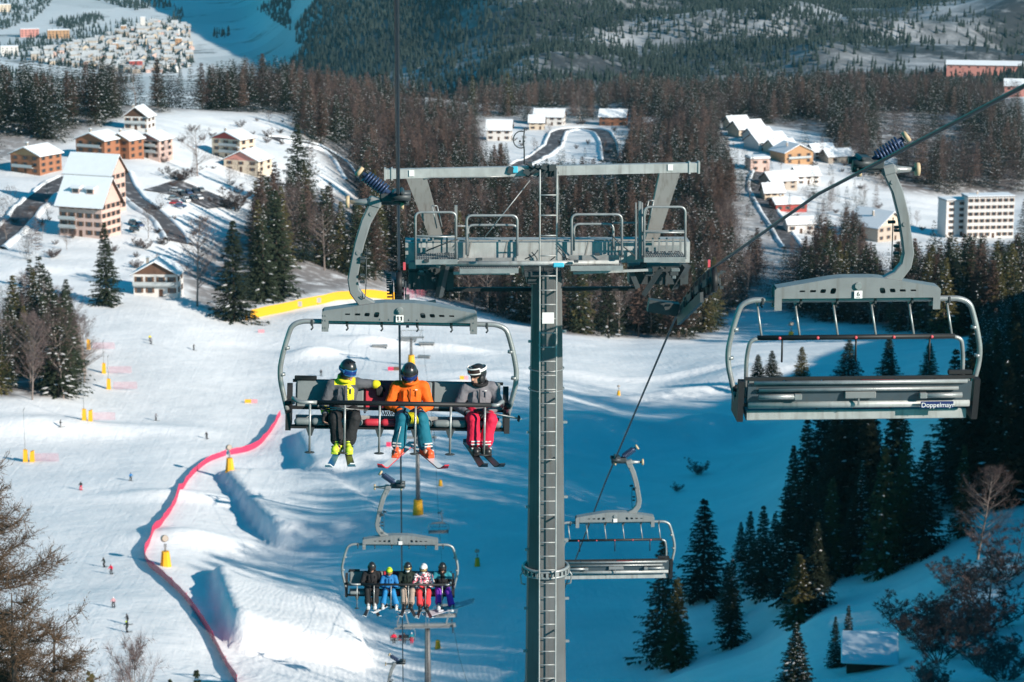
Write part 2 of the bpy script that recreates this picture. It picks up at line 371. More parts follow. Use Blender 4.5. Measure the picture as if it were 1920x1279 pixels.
# ground profiles by direction: (distance, picture row of the ground there) or (distance, 'z', height)
Z = 'z'
PROF = {
 -420: [(10,Z,-12),(50,Z,-26),(90,Z,-40),(200,Z,-78),(300,Z,-100),(400,Z,-115),(600,Z,-126),(900,Z,-118),(1100,Z,-119),(1400,Z,-160),(2000,Z,-300),(2800,Z,-360),(9000,Z,-360)],
 0: [(10,Z,-12),(50,Z,-26),(90,Z,-41),(200,Z,-80),(285,1290),(317,1165),(365,1060),(450,893),(485,830),(510,752),(560,690),(600,640),(650,570),(700,500),(750,445),(850,330),(960,250),(1050,200),(1100,188),(1300,Z,-165),(2000,Z,-305),(2800,Z,-360),(9000,Z,-360)],
 250: [(10,Z,-12),(50,Z,-26),(90,Z,-41),(200,Z,-81),(285,1290),(317,1165),(365,1060),(450,893),(520,780),(600,650),(650,575),(700,510),(760,440),(860,330),(960,260),(1060,205),(1120,190),(1300,Z,-165),(2000,Z,-305),(2800,Z,-360),(9000,Z,-360)],
 500: [(10,Z,-12),(50,Z,-27),(90,Z,-42),(200,Z,-82),(290,1290),(330,1170),(385,1060),(460,893),(530,780),(600,680),(660,600),(700,560),(760,500),(860,400),(960,320),(1060,250),(1160,200),(1240,176),(1450,Z,-195),(2000,Z,-310),(2800,Z,-360),(9000,Z,-360)],
 600: [(10,Z,-12),(50,Z,-27),(90,Z,-43),(200,Z,-82),(295,1290),(335,1170),(390,1040),(460,880),(530,770),(600,675),(660,590),(700,562),(780,500),(880,410),(980,330),(1100,260),(1220,205),(1350,176),(1600,Z,-205),(2200,Z,-320),(2700,Z,-352),(3100,Z,-345),(3600,Z,-310),(4200,Z,-230),(5000,Z,-90),(9000,Z,200)],
 740: [(10,Z,-12),(50,Z,-27),(90,Z,-44),(200,Z,-84),(305,1290),(330,1215),(362,1090),(400,962),(450,860),(520,760),(600,680),(650,630),(720,580),(800,545),(900,470),(1000,400),(1150,310),(1300,250),(1450,200),(1550,176),(1800,Z,-225),(2200,Z,-300),(2600,Z,-335),(2900,Z,-318),(3300,Z,-282),(3800,Z,-235),(4500,Z,-120),(5200,Z,-60),(9000,Z,300)],
 1000: [(10,Z,-12),(50,Z,-27),(90,Z,-44),(200,Z,-83),(300,1290),(350,1110),(400,960),(460,850),(540,740),(600,680),(650,640),(720,612),(800,590),(900,500),(1000,420),(1150,330),(1300,260),(1450,215),(1550,196),(1800,Z,-215),(2000,Z,-255),(2400,185),(2750,115),(3000,60),(3150,Z,-215),(3400,Z,-175),(3900,Z,-110),(4500,Z,-50),(6000,Z,-40),(9000,Z,200)],
 1200: [(10,Z,-12),(50,Z,-26),(90,Z,-43),(200,Z,-80),(295,1290),(350,1100),(420,950),(490,840),(540,760),(590,700),(640,660),(700,640),(740,632),(820,600),(900,510),(1000,430),(1150,330),(1300,258),(1450,213),(1550,192),(1800,Z,-205),(2000,Z,-235),(2400,175),(2800,112),(3300,58),(4000,-12),(6000,Z,-130),(9000,Z,200)],
 1400: [(10,Z,-12),(50,Z,-25),(90,Z,-40),(200,Z,-74),(270,1290),(300,1210),(340,1085),(400,950),(460,860),(510,790),(560,710),(620,655),(700,640),(800,600),(900,520),(1000,440),(1150,340),(1300,262),(1450,212),(1550,188),(1800,Z,-195),(2000,Z,-222),(2400,165),(2800,108),(3300,58),(4000,-12),(6000,Z,-130),(9000,Z,200)],
 1600: [(10,Z,-11),(50,1560),(90,1500),(170,1380),(222,1290),(258,1190),(295,1085),(324,1000),(372,900),(425,835),(485,770),(555,700),(620,655),(720,620),(800,570),(900,510),(1000,450),(1150,370),(1300,272),(1450,222),(1600,188),(2000,Z,-215),(2400,155),(2800,105),(3300,55),(4000,-12),(6000,Z,-130),(9000,Z,200)],
 1920: [(10,Z,-11),(50,1560),(90,1500),(150,1390),(202,1290),(230,1190),(266,1055),(304,935),(352,805),(405,725),(490,668),(560,645),(650,620),(800,550),(900,500),(1000,450),(1150,400),(1300,300),(1450,230),(1600,198),(2000,150),(2600,100),(3300,40),(4000,-20),(6000,Z,-80),(9000,Z,250)],
 2350: [(10,Z,-12),(50,Z,-26),(90,Z,-41),(160,Z,-60),(220,Z,-72),(300,Z,-75),(400,Z,-76),(500,Z,-88),(650,Z,-106),(800,Z,-122),(1000,Z,-150),(1300,Z,-165),(1600,Z,-165),(2000,Z,-170),(3300,Z,-130),(4000,Z,-80),(9000,Z,300)],
 3000: [(10,Z,-12),(50,Z,-25),(90,Z,-38),(160,Z,-50),(220,Z,-60),(300,Z,-68),(400,Z,-52),(500,Z,-60),(650,Z,-80),(800,Z,-100),(1000,Z,-120),(1300,Z,-130),(1600,Z,-130),(2000,Z,-130),(4000,Z,-40),(9000,Z,300)],
}
PROF[5200] = [(10,Z,-13),(50,Z,-26),(90,Z,-36),(200,Z,-62),(400,Z,-70),(800,Z,-100),(1600,Z,-130),(9000,Z,0)]
US = sorted(PROF); SC = np.array([(u-743)/4525 for u in US])
ROWS = np.concatenate([np.geomspace(12, 262, 50), np.arange(266, 720, 1.5), np.arange(720, 1700, 6), np.geomspace(1700, 9000, 110)])
COLS = np.arange(SC[0], SC[-1]+1e-6, 0.0026)
tab = np.zeros((len(ROWS), len(US)))
for k, u in enumerate(US):
    ds = [p[0] for p in PROF[u]]; zs = [p[2] if p[1] == 'z' else zat(u, p[1], p[0]) for p in PROF[u]]
    tab[:, k] = np.interp(np.log(ROWS), np.log(ds), zs)
G = np.zeros((len(ROWS), len(COLS)))
ki = np.clip(np.searchsorted(SC, COLS)-1, 0, len(SC)-2)
ft = (COLS-SC[ki])/(SC[ki+1]-SC[ki]); ft = np.clip(ft, 0, 1); ft = ft*ft*(3-2*ft)
G = tab[:, ki]*(1-ft)+tab[:, ki+1]*ft
def smooth_rows(A, k):
    ker = np.hanning(2*k+3)[1:-1]; ker /= ker.sum()
    P = np.pad(A, ((k,k),(0,0)), mode='edge')
    return sum(ker[i]*P[i:i+A.shape[0]] for i in range(2*k+1))
G = smooth_rows(G, 5); G = smooth_rows(G.T, 9).T
XX = COLS[None,:]*ROWS[:,None]; YY = np.repeat(ROWS[:,None], len(COLS), 1)
def vnoise(X, Y, seed):
    r = np.random.default_rng(seed); T = r.random((256,256))
    xi = np.floor(X).astype(int); yi = np.floor(Y).astype(int); fx = X-xi; fy = Y-yi
    fx = fx*fx*(3-2*fx); fy = fy*fy*(3-2*fy)
    g = lambda a, b: T[a % 256, b % 256]
    return (g(xi,yi)*(1-fx)+g(xi+1,yi)*fx)*(1-fy)+(g(xi,yi+1)*(1-fx)+g(xi+1,yi+1)*fx)*fy-0.5
G += vnoise(XX/11, YY/11, 8)*1.3*np.clip((YY-640)/60, 0, 1)*np.clip((1500-YY)/300, 0, 1)
G += vnoise(XX/70, YY/70, 1)*3.0*np.clip((YY-650)/300, 0, 1) + vnoise(XX/22, YY/22, 2)*0.7 + vnoise(XX/7, YY/7, 3)*0.28*np.clip(1-(YY-700)/300, 0, 1)
EDGE = XX/YY+0.048+0.022*vnoise(YY/330, XX/400, 41)+0.012*vnoise(YY/110, XX/150, 42)
FARW = np.clip((YY-1900)/500, 0, 1)*np.clip(EDGE/0.02, 0, 1)
G += FARW*(0.25+0.75*np.clip((XX/YY-0.02)/0.06,0,1))*(vnoise(XX/420, YY/420, 4)*110+vnoise(XX/170, YY/170, 5)*45+vnoise(XX/60, YY/60, 6)*14)
def lookup(X, Y, A=None):
    A = G if A is None else A
    X = np.asarray(X, float); Y = np.clip(np.asarray(Y, float), ROWS[0], ROWS[-1]-1)
    i = np.clip(np.searchsorted(ROWS, Y)-1, 0, len(ROWS)-2); fy = (Y-ROWS[i])/(ROWS[i+1]-ROWS[i])
    c = np.clip((X/Y-COLS[0])/(COLS[1]-COLS[0]), 0, len(COLS)-1.001); j = c.astype(int); fx = c-j
    return (A[i,j]*(1-fx)+A[i,j+1]*fx)*(1-fy)+(A[i+1,j]*(1-fx)+A[i+1,j+1]*fx)*fy
YS = np.geomspace(150, 8500, 5000)
def gp(u, v, lo=150):
    """where the line of sight through a picture point meets the ground"""
    r = ray(u, v); ys = YS[YS >= lo]
    hit = np.nonzero(r[2]*ys <= lookup(r[0]*ys, ys))[0]
    y = ys[hit[0]] if len(hit) else ys[-1]
    return Vector((r[0]*y, y, float(lookup(r[0]*y, y))))
def gxy(x, y): return Vector((x, y, float(lookup(x, y))))
# snow-park jumps, windrows and mounds raised to catch sun, on top of the slope
def mound(x0, y0, rx, ry, ang, h, p=6.0):
    c, s = math.cos(ang), math.sin(ang)
    a = ((XX-x0)*c+(YY-y0)*s)/rx; b = (-(XX-x0)*s+(YY-y0)*c)/ry
    q = np.abs(a)**p+np.abs(b)**p
    return h*np.clip(1.25-q, 0, 1)
def ramp_mound(x0, y0, rx, ry, ang, h, p=4.0):
    """rises gently from the far end to a lip at the near end"""
    c, s = math.cos(ang), math.sin(ang)
    a = ((XX-x0)*c+(YY-y0)*s)/rx; b = (-(XX-x0)*s+(YY-y0)*c)/ry
    q = np.abs(a)**p+np.abs(b)**p
    lump = 1+.12*vnoise(XX/2.2, YY/2.2, 51)+.10*vnoise(XX/1.1, YY/1.1, 52)
    return h*np.clip(1.3-q, 0, 1)*np.clip(0.72-0.34*a, 0.1, 1.1)*np.clip(0.8-0.25*b, .3, 1)*np.where(q > .25, lump, 1)
ADD = np.zeros_like(G)
for (u, v, rx, ry, ang, h, p) in JUMPS:
    q = gp(u, v)
    ADD = np.maximum(ADD, ramp_mound(q.x, q.y, rx, ry, ang, h, p))
G += ADD
for (u, v, rx, ry, ang, h) in WINDROWS_SUN_MOUNDS:
    q = gp(u, v); c, s = math.cos(ang), math.sin(ang)
    a = ((XX-q.x)*c+(YY-q.y)*s)/rx; b = (-(XX-q.x)*s+(YY-q.y)*c)/ry
    G += h*np.exp(-(a*a+b*b))
# surface attributes
def poly_mask(u, v, poly):
    inside = np.zeros(np.shape(u), bool); n = len(poly)
    for i in range(n):
        (x1,y1),(x2,y2) = poly[i], poly[(i+1) % n]
        c = ((y1 > v) != (y2 > v)) & (u < (x2-x1)*(v-y1)/((y2-y1) if y2 != y1 else 1e-9)+x1)
        inside ^= c
    return inside
PU, PV, PD = proj(np.stack([XX, YY, G], -1))
wood = np.zeros_like(G)
for f in FORESTS:
    wood = np.maximum(wood, (poly_mask(PU, PV, f[0]) & (YY > f[6]) & (YY < f[7])).astype(float)*f[8])
wood = smooth_rows(smooth_rows(wood, 2).T, 2).T
far = FARW.copy()
valley = np.clip((YY-1900)/600, 0, 1)*(1-np.clip(EDGE/0.012, 0, 1))
nr, nc = G.shape
vs = np.stack([XX, YY, G], -1).reshape(-1, 3)
idx = np.arange(nr*nc).reshape(nr, nc)
fs = np.stack([idx[:-1,:-1], idx[:-1,1:], idx[1:,1:], idx[1:,:-1]], -1).reshape(-1, 4)
def np_mesh(name, V, F, mats, mi=None, smooth=False):
    me = bpy.data.meshes.new(name); k = F.shape[1]
    me.vertices.add(len(V)); me.vertices.foreach_set('co', np.ascontiguousarray(V, np.float32).ravel())
    me.loops.add(F.size); me.loops.foreach_set('vertex_index', F.astype(np.int32).ravel())
    me.polygons.add(len(F)); me.polygons.foreach_set('loop_start', np.arange(0, F.size, k, dtype=np.int32))
    me.polygons.foreach_set('use_smooth', np.full(len(F), smooth))
    for x in mats: me.materials.append(x)
    if mi is not None: me.polygons.foreach_set('material_index', np.asarray(mi, np.int32))
    me.update(calc_edges=True); me.validate(); return me
me = np_mesh('snow_slope', vs, fs, [M['snow']], None, True)
for nm, A in (('wood', wood), ('far', far), ('valley', valley), ('groom', smooth_rows(smooth_rows((poly_mask(PU, PV, [(430,1180),(440,1060),(520,990),(640,1020),(760,1150),(1010,1240),(1000,1330),(380,1330)])&(YY<480)).astype(float),3).T,3).T)):
    at_ = me.attributes.new(nm, 'FLOAT', 'POINT'); at_.data.foreach_set('value', A.astype(np.float32).ravel())
tag(link('snow_terrain', me), 'snow covered slopes, valley floor and mountainside', 'terrain', kind='structure')
# ------------------------------------------------------------------ trees
def spruce_parts(seed, H, nw, nb, nt, Rm, snow, base=0.05, narrow=0.9):
    r = random.Random(seed); V = []; F = []; MI = []
    def tri(a, b, c, m): o = len(V); V.extend((a,b,c)); F.append((o,o+1,o+2)); MI.append(m)
    for i in range(nw):
        t = base+(0.985-base)*(i+0.5*r.random())/nw
        R = Rm*((1-t)**narrow)*r.uniform(0.78,1.12)+0.12
        k = max(4, int(nb*(0.55+0.6*(1-t)))); a0 = r.random()*6.28
        for j in range(k):
            a = a0+6.283*j/k+r.uniform(-.3,.3); L = R*r.uniform(0.6,1.12)
            if r.random() < 0.07: continue
            z = H*t+r.uniform(-.15,.15); sl = 0.28*t-0.36*(1-t)+r.uniform(-.12,.1); up = 0.16*(1-t)
            dx, dy = math.cos(a), math.sin(a)
            P = lambda s: (dx*L*s, dy*L*s, z+L*(sl*s+up*s*s))
            for q in range(nt):
                s = r.uniform(0.12,1.0)**0.8; p = P(s); b = a+r.choice((-1,1))*r.uniform(0.15,1.25)
                tl = r.uniform(.34,.72)*(0.55+0.5*L/Rm); tw = tl*r.uniform(.22,.4)
                ex, ey = math.cos(b), math.sin(b); dz = -tl*r.uniform(.15,.75)
                nx, ny = -ey*tw, ex*tw
                tri((p[0]-nx,p[1]-ny,p[2]), (p[0]+nx,p[1]+ny,p[2]+r.uniform(-.05,.08)), (p[0]+ex*tl,p[1]+ey*tl,p[2]+dz), 0)
            if r.random() < snow:
                s0 = r.uniform(.25,.6); s1 = min(1.05, s0+r.uniform(.25,.5)); p, q2 = P(s0), P(s1); w = .16+.13*L*r.random()
                nx, ny = -dy*w, dx*w; h = .10
                o = len(V); V.extend([(p[0],p[1],p[2]+h), ((p[0]+q2[0])/2+nx,(p[1]+q2[1])/2+ny,(p[2]+q2[2])/2+h*.3), (q2[0],q2[1],q2[2]+h*.6), ((p[0]+q2[0])/2-nx,(p[1]+q2[1])/2-ny,(p[2]+q2[2])/2+h*.3), ((p[0]+q2[0])/2,(p[1]+q2[1])/2,(p[2]+q2[2])/2+h*1.9)])
                for e in ((0,1,4),(1,2,4),(2,3,4),(3,0,4)): F.append(tuple(o+x for x in e)); MI.append(1)
    return V, F, MI
def larch_parts(seed, H, nw, nb, nt, Rm):
    r = random.Random(seed); V = []; F = []
    def tri(a, b, c): o = len(V); V.extend((a,b,c)); F.append((o,o+1,o+2))
    for i in range(nw):
        t = 0.16+0.82*(i+r.random()*.6)/nw; R = Rm*((1-t)**0.75)*r.uniform(.65,1.15)+.15
        k = max(3, int(nb*(.6+.5*(1-t)))); a0 = r.random()*6.28
        for j in range(k):
            a = a0+6.283*j/k+r.uniform(-.4,.4); L = R*r.uniform(.6,1.1); z = H*t; sl = r.uniform(-.12,.22); up = .30*r.random()
            dx, dy = math.cos(a), math.sin(a); P = lambda s: Vector((dx*L*s, dy*L*s, z+L*(sl*s+up*s*s)))
            p, q = P(0), P(1); w = .035
            tri(p+Vector((0,0,w)), p-Vector((0,0,w)), q)
            for m_ in range(nt):
                s = r.uniform(.15,1); p = P(s); b = a+r.choice((-1,1))*r.uniform(.3,1.3); tl = r.uniform(.35,.85)*(.5+.5*L/Rm)
                e = Vector((math.cos(b), math.sin(b), r.uniform(-.5,.55)))*tl; n = Vector((-e.y, e.x, r.uniform(-.6,.6)*tl)).normalized()*r.uniform(.09,.19)
                tri(p-n, p+n, p+e)
    return V, F
def broad_parts(seed, H, nb, sub, twigs, wide=.30, stems=1, t0=.22):
    """bare broadleaf: stems and limbs as tapered tubes, twigs as fine slivers"""
    r = random.Random(seed); limb = MB(); V = []; F = []
    rv = lambda: Vector((r.uniform(-1,1), r.uniform(-1,1), r.uniform(-1,1)))
    def tri(a, b, c): o = len(V); V.extend((tuple(a),tuple(b),tuple(c))); F.append((o,o+1,o+2))
    def line(p, d, L, k, wob, lift):
        pts = [p]
        for _ in range(k): d = (d+rv()*wob+Vector((0,0,lift))).normalized(); pts.append(pts[-1]+d*L/k)
        return pts
    for s_ in range(stems):
        a = 6.283*s_/stems+r.random(); out = 0 if stems == 1 else r.uniform(.35,1.1)
        d0 = Vector((math.cos(a)*out, math.sin(a)*out, 1)).normalized() if stems > 1 else Vector((r.uniform(-.06,.06),r.uniform(-.06,.06),1))
        hs = H*(1 if stems == 1 else r.uniform(.6,1)); st = line(Vector((d0.x*.2,d0.y*.2,-.3)), d0, hs, 8, .05, .02)
        r0 = H*.013 if stems == 1 else H*.009
        limb.tube(st, [r0*(1-.9*k/8) for k in range(9)], 5, 0, False)
        for b in range(nb):
            t = t0+(.97-t0)*(b+r.random())/nb; q = t*8; i0 = min(7,int(q)); p = st[i0].lerp(st[i0+1], q-i0)
            a = r.random()*6.283; L = H*wide*(math.sin(math.pi*min(.97,.18+.80*t))**.7)*r.uniform(.7,1.15)*(1 if stems == 1 else .6)
            d = Vector((math.cos(a), math.sin(a), r.uniform(.35,1.0))).normalized(); br = line(p, d, L, 4, .14, .10)
            limb.tube(br, [r0*.42*(1-t*.5)*(1-.8*k/4) for k in range(5)], 4, 0, False)
            for c in range(sub):
                q = r.uniform(.8,3.9); i0 = int(q); p2 = br[i0].lerp(br[i0+1], q-i0); d2 = (d*.6+rv()*.8+Vector((0,0,.25))).normalized(); L2 = L*r.uniform(.25,.5)
                sb = line(p2, d2, L2, 3, .2, .08); n = d2.cross(rv()).normalized()*.018*H/14
                tri(sb[0]-n, sb[0]+n, sb[3]); 
                for w in range(twigs):
                    q = r.uniform(.3,2.95); i0 = int(q); p3 = sb[i0].lerp(sb[i0+1], q-i0); e = (d2*.5+rv()*.8+Vector((0,0,.2))).normalized()*r.uniform(.035,.075)*H
                    n = e.cross(rv()).normalized()*r.uniform(.008,.018)*H/14*(4.2 if stems > 1 else 1); tri(p3-n, p3+n, p3+e)
    return limb, V, F
def trunk_mb(H, r0, lean=0.0, top=0.97, seed=0):
    r = random.Random(seed); b = MB(); n = 6
    pts = [Vector((lean*H*(k/n)**2+r.uniform(-.05,.05)*(k>0), r.uniform(-.05,.05)*(k>0), -.6+(H*top+.6)*k/n)) for k in range(n+1)]
    b.tube(pts, [r0*(1-.92*k/n) for k in range(n+1)], 7); return b
def tri_mesh(name, V, F, mats, mi=None):
    return np_mesh(name, np.array([tuple(p) for p in V]), np.array(F), mats, mi, False)

KIND = {}      # kind -> list of (height, crown mesh, trunk mesh, joined mesh)
def reg(kind, H, V, F, mi, cm, tb, tm, extra=None):
    cr = tri_mesh('crown', V, F, cm, mi); tr = tb.mesh('trunk', tm)
    # joined variant for far copies: one mesh, two materials
    tV = [tuple(v.co) for v in tr.vertices]; tF = []
    for p in tr.polygons:
        q = list(p.vertices)
        for k in range(1, len(q)-1): tF.append((q[0], q[k], q[k+1]))
    o = len(V); jm = tri_mesh('tree', list(V)+tV, list(F)+[tuple(o+i for i in f) for f in tF], cm+[tm], list(mi if mi is not None else [0]*len(F))+[len(cm)]*len(tF))
    KIND.setdefault(kind, []).append((H, cr, tr, jm))
for s in range(5):
    V, F, mi = spruce_parts(10+s, 18, 30, 12, 19, 3.9+.28*s, [.05,.1,.22,.08,.15][s]); reg('spruce', 18, V, F, mi, [M['needle'], M['tree_snow']], trunk_mb(18,.24,seed=s), M['bark'])
for s in range(2):
    V, F, mi = spruce_parts(30+s, 18, 30, 12, 19, 4.1, .30); reg('spruce_snowy', 18, V, F, mi, [M['needle'], M['tree_snow']], trunk_mb(18,.24,seed=s), M['bark'])
for s in range(2):
    V, F, mi = spruce_parts(50+s, 18, 30, 12, 19, 4.0, .14); reg('spruce_olive', 18, V, F, mi, [M['needle_olive'], M['tree_snow']], trunk_mb(18,.24,seed=s), M['bark'])
for s in range(4):
    V, F = larch_parts(70+s, 18, 34, 10, 18, 3.5+.25*s); reg('larch', 18, V, F, None, [M['larch']], trunk_mb(18,.2,.01*s,seed=s), M['bark'])
for s in range(4):
    lb, V, F = broad_parts(90+s, 14, 30, 6, 10, .36)
    reg('broadleaf', 14, V, F, None, [M['twig']], lb, M['bark_pale'])
# near, finer spruces
for s in range(4):
    V, F, mi = spruce_parts(110+s, 18, 40, 14, 26, 3.7+.35*s, [.03,.05,.12,.02][s]); reg('near_spruce', 18, V, F, mi, [M['needle'], M['tree_snow']], trunk_mb(18,.25,seed=s), M['bark'])
for s in range(2):
    V, F, mi = spruce_parts(120+s, 18, 40, 14, 26, 3.9, .55); reg('near_snowy', 18, V, F, mi, [M['needle'], M['tree_snow']], trunk_mb(18,.25,seed=s), M['bark'])
for s in range(2):
    V, F, mi = spruce_parts(130+s, 18, 40, 14, 26, 3.9, .12); reg('near_olive', 18, V, F, mi, [M['needle_olive'], M['tree_snow']], trunk_mb(18,.25,seed=s), M['bark'])
for s in range(3):
    lb, V, F = broad_parts(140+s, 14, 40, 8, 14, .32); reg('near_broadleaf', 14, V, F, None, [M['twig']], lb, M['bark_pale'])
for s in range(3):
    lb, V, F = broad_parts(150+s, 5, 12, 5, 9, .34, 9, .15); reg('bush', 5, V, F, None, [M['twig']], lb, M['bark'])

NAMES = {'spruce':('spruce_tree','spruce'), 'spruce_snowy':('spruce_tree','spruce'), 'spruce_olive':('spruce_tree','spruce'), 'larch':('larch_tree','larch'), 'broadleaf':('broadleaf_tree','bare tree'),
         'near_spruce':('spruce_tree','spruce'), 'near_snowy':('spruce_tree','spruce'), 'near_olive':('spruce_tree','spruce'), 'near_broadleaf':('broadleaf_tree','bare tree'), 'bush':('bare_bush','bush')}
def plant(kind, p, h, label, group=None, parts=True, var=None, wide=1.0, rz=None):
    H, cr, tr, jm = random.choice(KIND[kind]) if var is None else KIND[kind][var % len(KIND[kind])]
    nm, cat = NAMES[kind]
    rz = random.random()*6.28 if rz is None else rz; s = h/H
    if parts:
        o = empty(nm, p, rz); o.scale = (s*wide, s*wide, s)
        link('trunk', tr, o); link('crown' if kind != 'bush' else 'branches', cr, o)
    else:
        o = link(nm, jm, None, p); o.rotation_euler = (0,0,rz); o.scale = (s*wide, s*wide, s)
    return tag(o, label, cat, group)

LOOK = {'spruce':'dark green spruce', 'spruce_snowy':'snow dusted spruce', 'spruce_olive':'olive brown spruce', 'larch':'bare russet brown larch', 'broadleaf':'bare grey brown broadleaf tree'}
cand = []
for fi, f in enumerate(FORESTS):
    poly, mix, area, hr, where, snowy, d0, d1, wd = f
    us = [p[0] for p in poly]; s0, s1 = (min(us)-743)/4525-.004, (max(us)-743)/4525+.004
    wedge = (s1-s0)*(d1*d1-d0*d0)/2; n = int(wedge/area)
    yy = np.sqrt(RNG.uniform(d0*d0, d1*d1, n)); xx = yy*RNG.uniform(s0, s1, n); zz = lookup(xx, yy)
    u, v, dep = proj(np.stack([xx, yy, zz], -1)); ok = poly_mask(u, v, poly) & (vnoise(xx/24, yy/42, 61) > -.31)
    stand = vnoise(xx/34, yy/60, 62)*.75
    for i in np.nonzero(ok)[0]:
        h = RNG.uniform(*hr); hp = h*FPX/dep[i]; w = hp*.13
        if (RNG.random() > .12 or hp > 75) and any(u[i]+w > a and u[i]-w < c and v[i] > b and v[i]-hp*.92 < d for a, b, c, d in OPEN): continue
        q = RNG.random()+stand[i]*(mix[1] > .1)
        k = 'spruce' if q < mix[0] else ('larch' if q < mix[0]+mix[1] else 'broadleaf')
        if k == 'spruce':
            q = RNG.random(); k = 'spruce_snowy' if q < snowy else ('spruce_olive' if q < snowy+.22 else 'spruce')
        if k == 'broadleaf': h *= .78
        cand.append((hp, k, (xx[i], yy[i], zz[i]-.15), h, where, dep[i]))
cand.sort(key=lambda c: -c[0])
LIMIT = {'spruce': 240, 'larch': 280, 'broadleaf': 240}; used = {}
rest = {'spruce': [], 'larch': [], 'broadleaf': []}
for hp, k, p, h, where, dep in cand:
    fam = 'spruce' if k.startswith('spruce') else k
    used[fam] = used.get(fam, 0)+1
    if used[fam] <= LIMIT[fam]:
        kk_ = 'near_spruce' if (fam == 'spruce' and dep < 430) else k
        plant(kk_, p, h, LOOK[k]+' '+where, LOOK[k]+'s '+where, parts=dep < 620, wide=RNG.uniform(.85,1.12))
    else: rest[fam].append((k, p, h))
print('forest', used)
def low_poly(fam, seed):
    if fam == 'spruce': return spruce_parts(seed, 18, 20, 9, 9, 4.2, .09)
    if fam == 'larch':
        V, F = larch_parts(seed, 18, 22, 8, 10, 3.7); return V, F, [0]*len(F)
    r = random.Random(seed); V = []; F = []
    for k in range(850):
        a = r.random()*6.28; z = r.uniform(.18,1); R = 4.8*math.sin(math.pi*min(1, z*.92))**.7*math.sqrt(r.random())
        p = Vector((R*math.cos(a), R*math.sin(a), 14*z)); e = Vector((r.uniform(-.6,.6),r.uniform(-.6,.6),r.uniform(.2,1))).normalized()*r.uniform(.5,1.1)
        n = e.cross(Vector((r.uniform(-1,1),r.uniform(-1,1),.2))).normalized()*r.uniform(.03,.07)
        o = len(V); V += [p-n, p+n, p+e]; F.append((o,o+1,o+2))
    return V, F, [0]*len(F)
def mass(name, items, fams, label, cat, mats, scale=1.0, base=200):
    VV = []; FF = []; MM = []; o = 0
    tmpl = [low_poly(fams, base+s) for s in range(3)]
    tmpl = [(np.array([tuple(p) for p in a]), np.array(b), np.array(c)) for a, b, c in tmpl]
    H0 = 14 if fams == 'broadleaf' else 18
    for i, (k, p, h) in enumerate(items):
        V, F, mi = tmpl[i % 3]; a = random.random()*6.28; s = h/H0; c, sn = math.cos(a)*s, math.sin(a)*s
        X = np.stack([V[:,0]*c-V[:,1]*sn+p[0], V[:,0]*sn+V[:,1]*c+p[1], V[:,2]*s+p[2]], -1)
        VV.append(X); FF.append(F+o); MM.append(mi); o += len(V)
    if not VV: return
    me = np_mesh(name, np.concatenate(VV), np.concatenate(FF), mats, np.concatenate(MM)); ob = link(name, me)
    return tag(ob, label, cat, kind='stuff')
mass('spruce_woodland', rest['spruce'], 'spruce', 'farther dark spruces crowding the wooded slopes', 'woodland', [M['needle'], M['tree_snow']])
mass('larch_woodland', rest['larch'], 'larch', 'farther bare brown larches filling the wooded slopes', 'woodland', [M['larch']])
mass('broadleaf_woodland', rest['broadleaf'], 'broadleaf', 'farther bare grey broadleaf trees in the woods', 'woodland', [M['twig']])
# woodland on the mountainside, far behind
items = []; n = 52000
yy = np.sqrt(RNG.uniform(1750**2, 4300**2, n)); xx = yy*RNG.uniform(-.05, .275, n)
den = vnoise(xx/240, yy/240, 31)+.7*vnoise(xx/90, yy/90, 32)+.4*vnoise(xx/40, yy/40, 33)+.18-.30*np.clip((xx/yy-.16)/.08,0,1)
left = np.clip((.03-xx/yy)/.03, 0, 1)
okm = (RNG.random(n) < np.clip(.42+den*1.5+left*.9, .07, 1)) & (xx/yy+0.043+0.022*vnoise(yy/330, xx/400, 41)+0.012*vnoise(yy/110, xx/150, 42) > 0)
for i in np.nonzero(okm)[0]:
    items.append(('spruce', (xx[i], yy[i], float(lookup(xx[i], yy[i]))-.3), RNG.uniform(6,13)))
print('mountain', len(items))
def cone_mass(items):
    VV = []; FF = []; o = 0
    for k, p, h in items:
        R = h*random.uniform(.16,.27); V = []; F = []
        for lv in range(3):
            z0 = h*(.05+.3*lv); r0 = R*(1-.3*lv); a0 = random.random()
            ring = [(p[0]+r0*math.cos(a0+1.2566*j)*random.uniform(.7,1.2), p[1]+r0*math.sin(a0+1.2566*j)*random.uniform(.7,1.2), p[2]+z0+random.uniform(-.6,.6)) for j in range(5)]
            b = len(V); V += ring+[(p[0], p[1], p[2]+min(h, z0+h*.45))]
            F += [(o+b+j, o+b+(j+1) % 5, o+b+5) for j in range(5)]
        VV += V; FF += F; o += len(V)
    return np.array(VV), np.array(FF)
V, F = cone_mass(items)
M['far_wood'] = mat('far_woodland', (0.030,0.042,0.038), 0.9, 0, 0.5, 0.01, spec=0.1)
tag(link('mountain_woodland', np_mesh('mountain_woodland', V, F, [M['far_wood']])), 'dark conifer woodland covering the mountainside behind', 'woodland', kind='stuff')

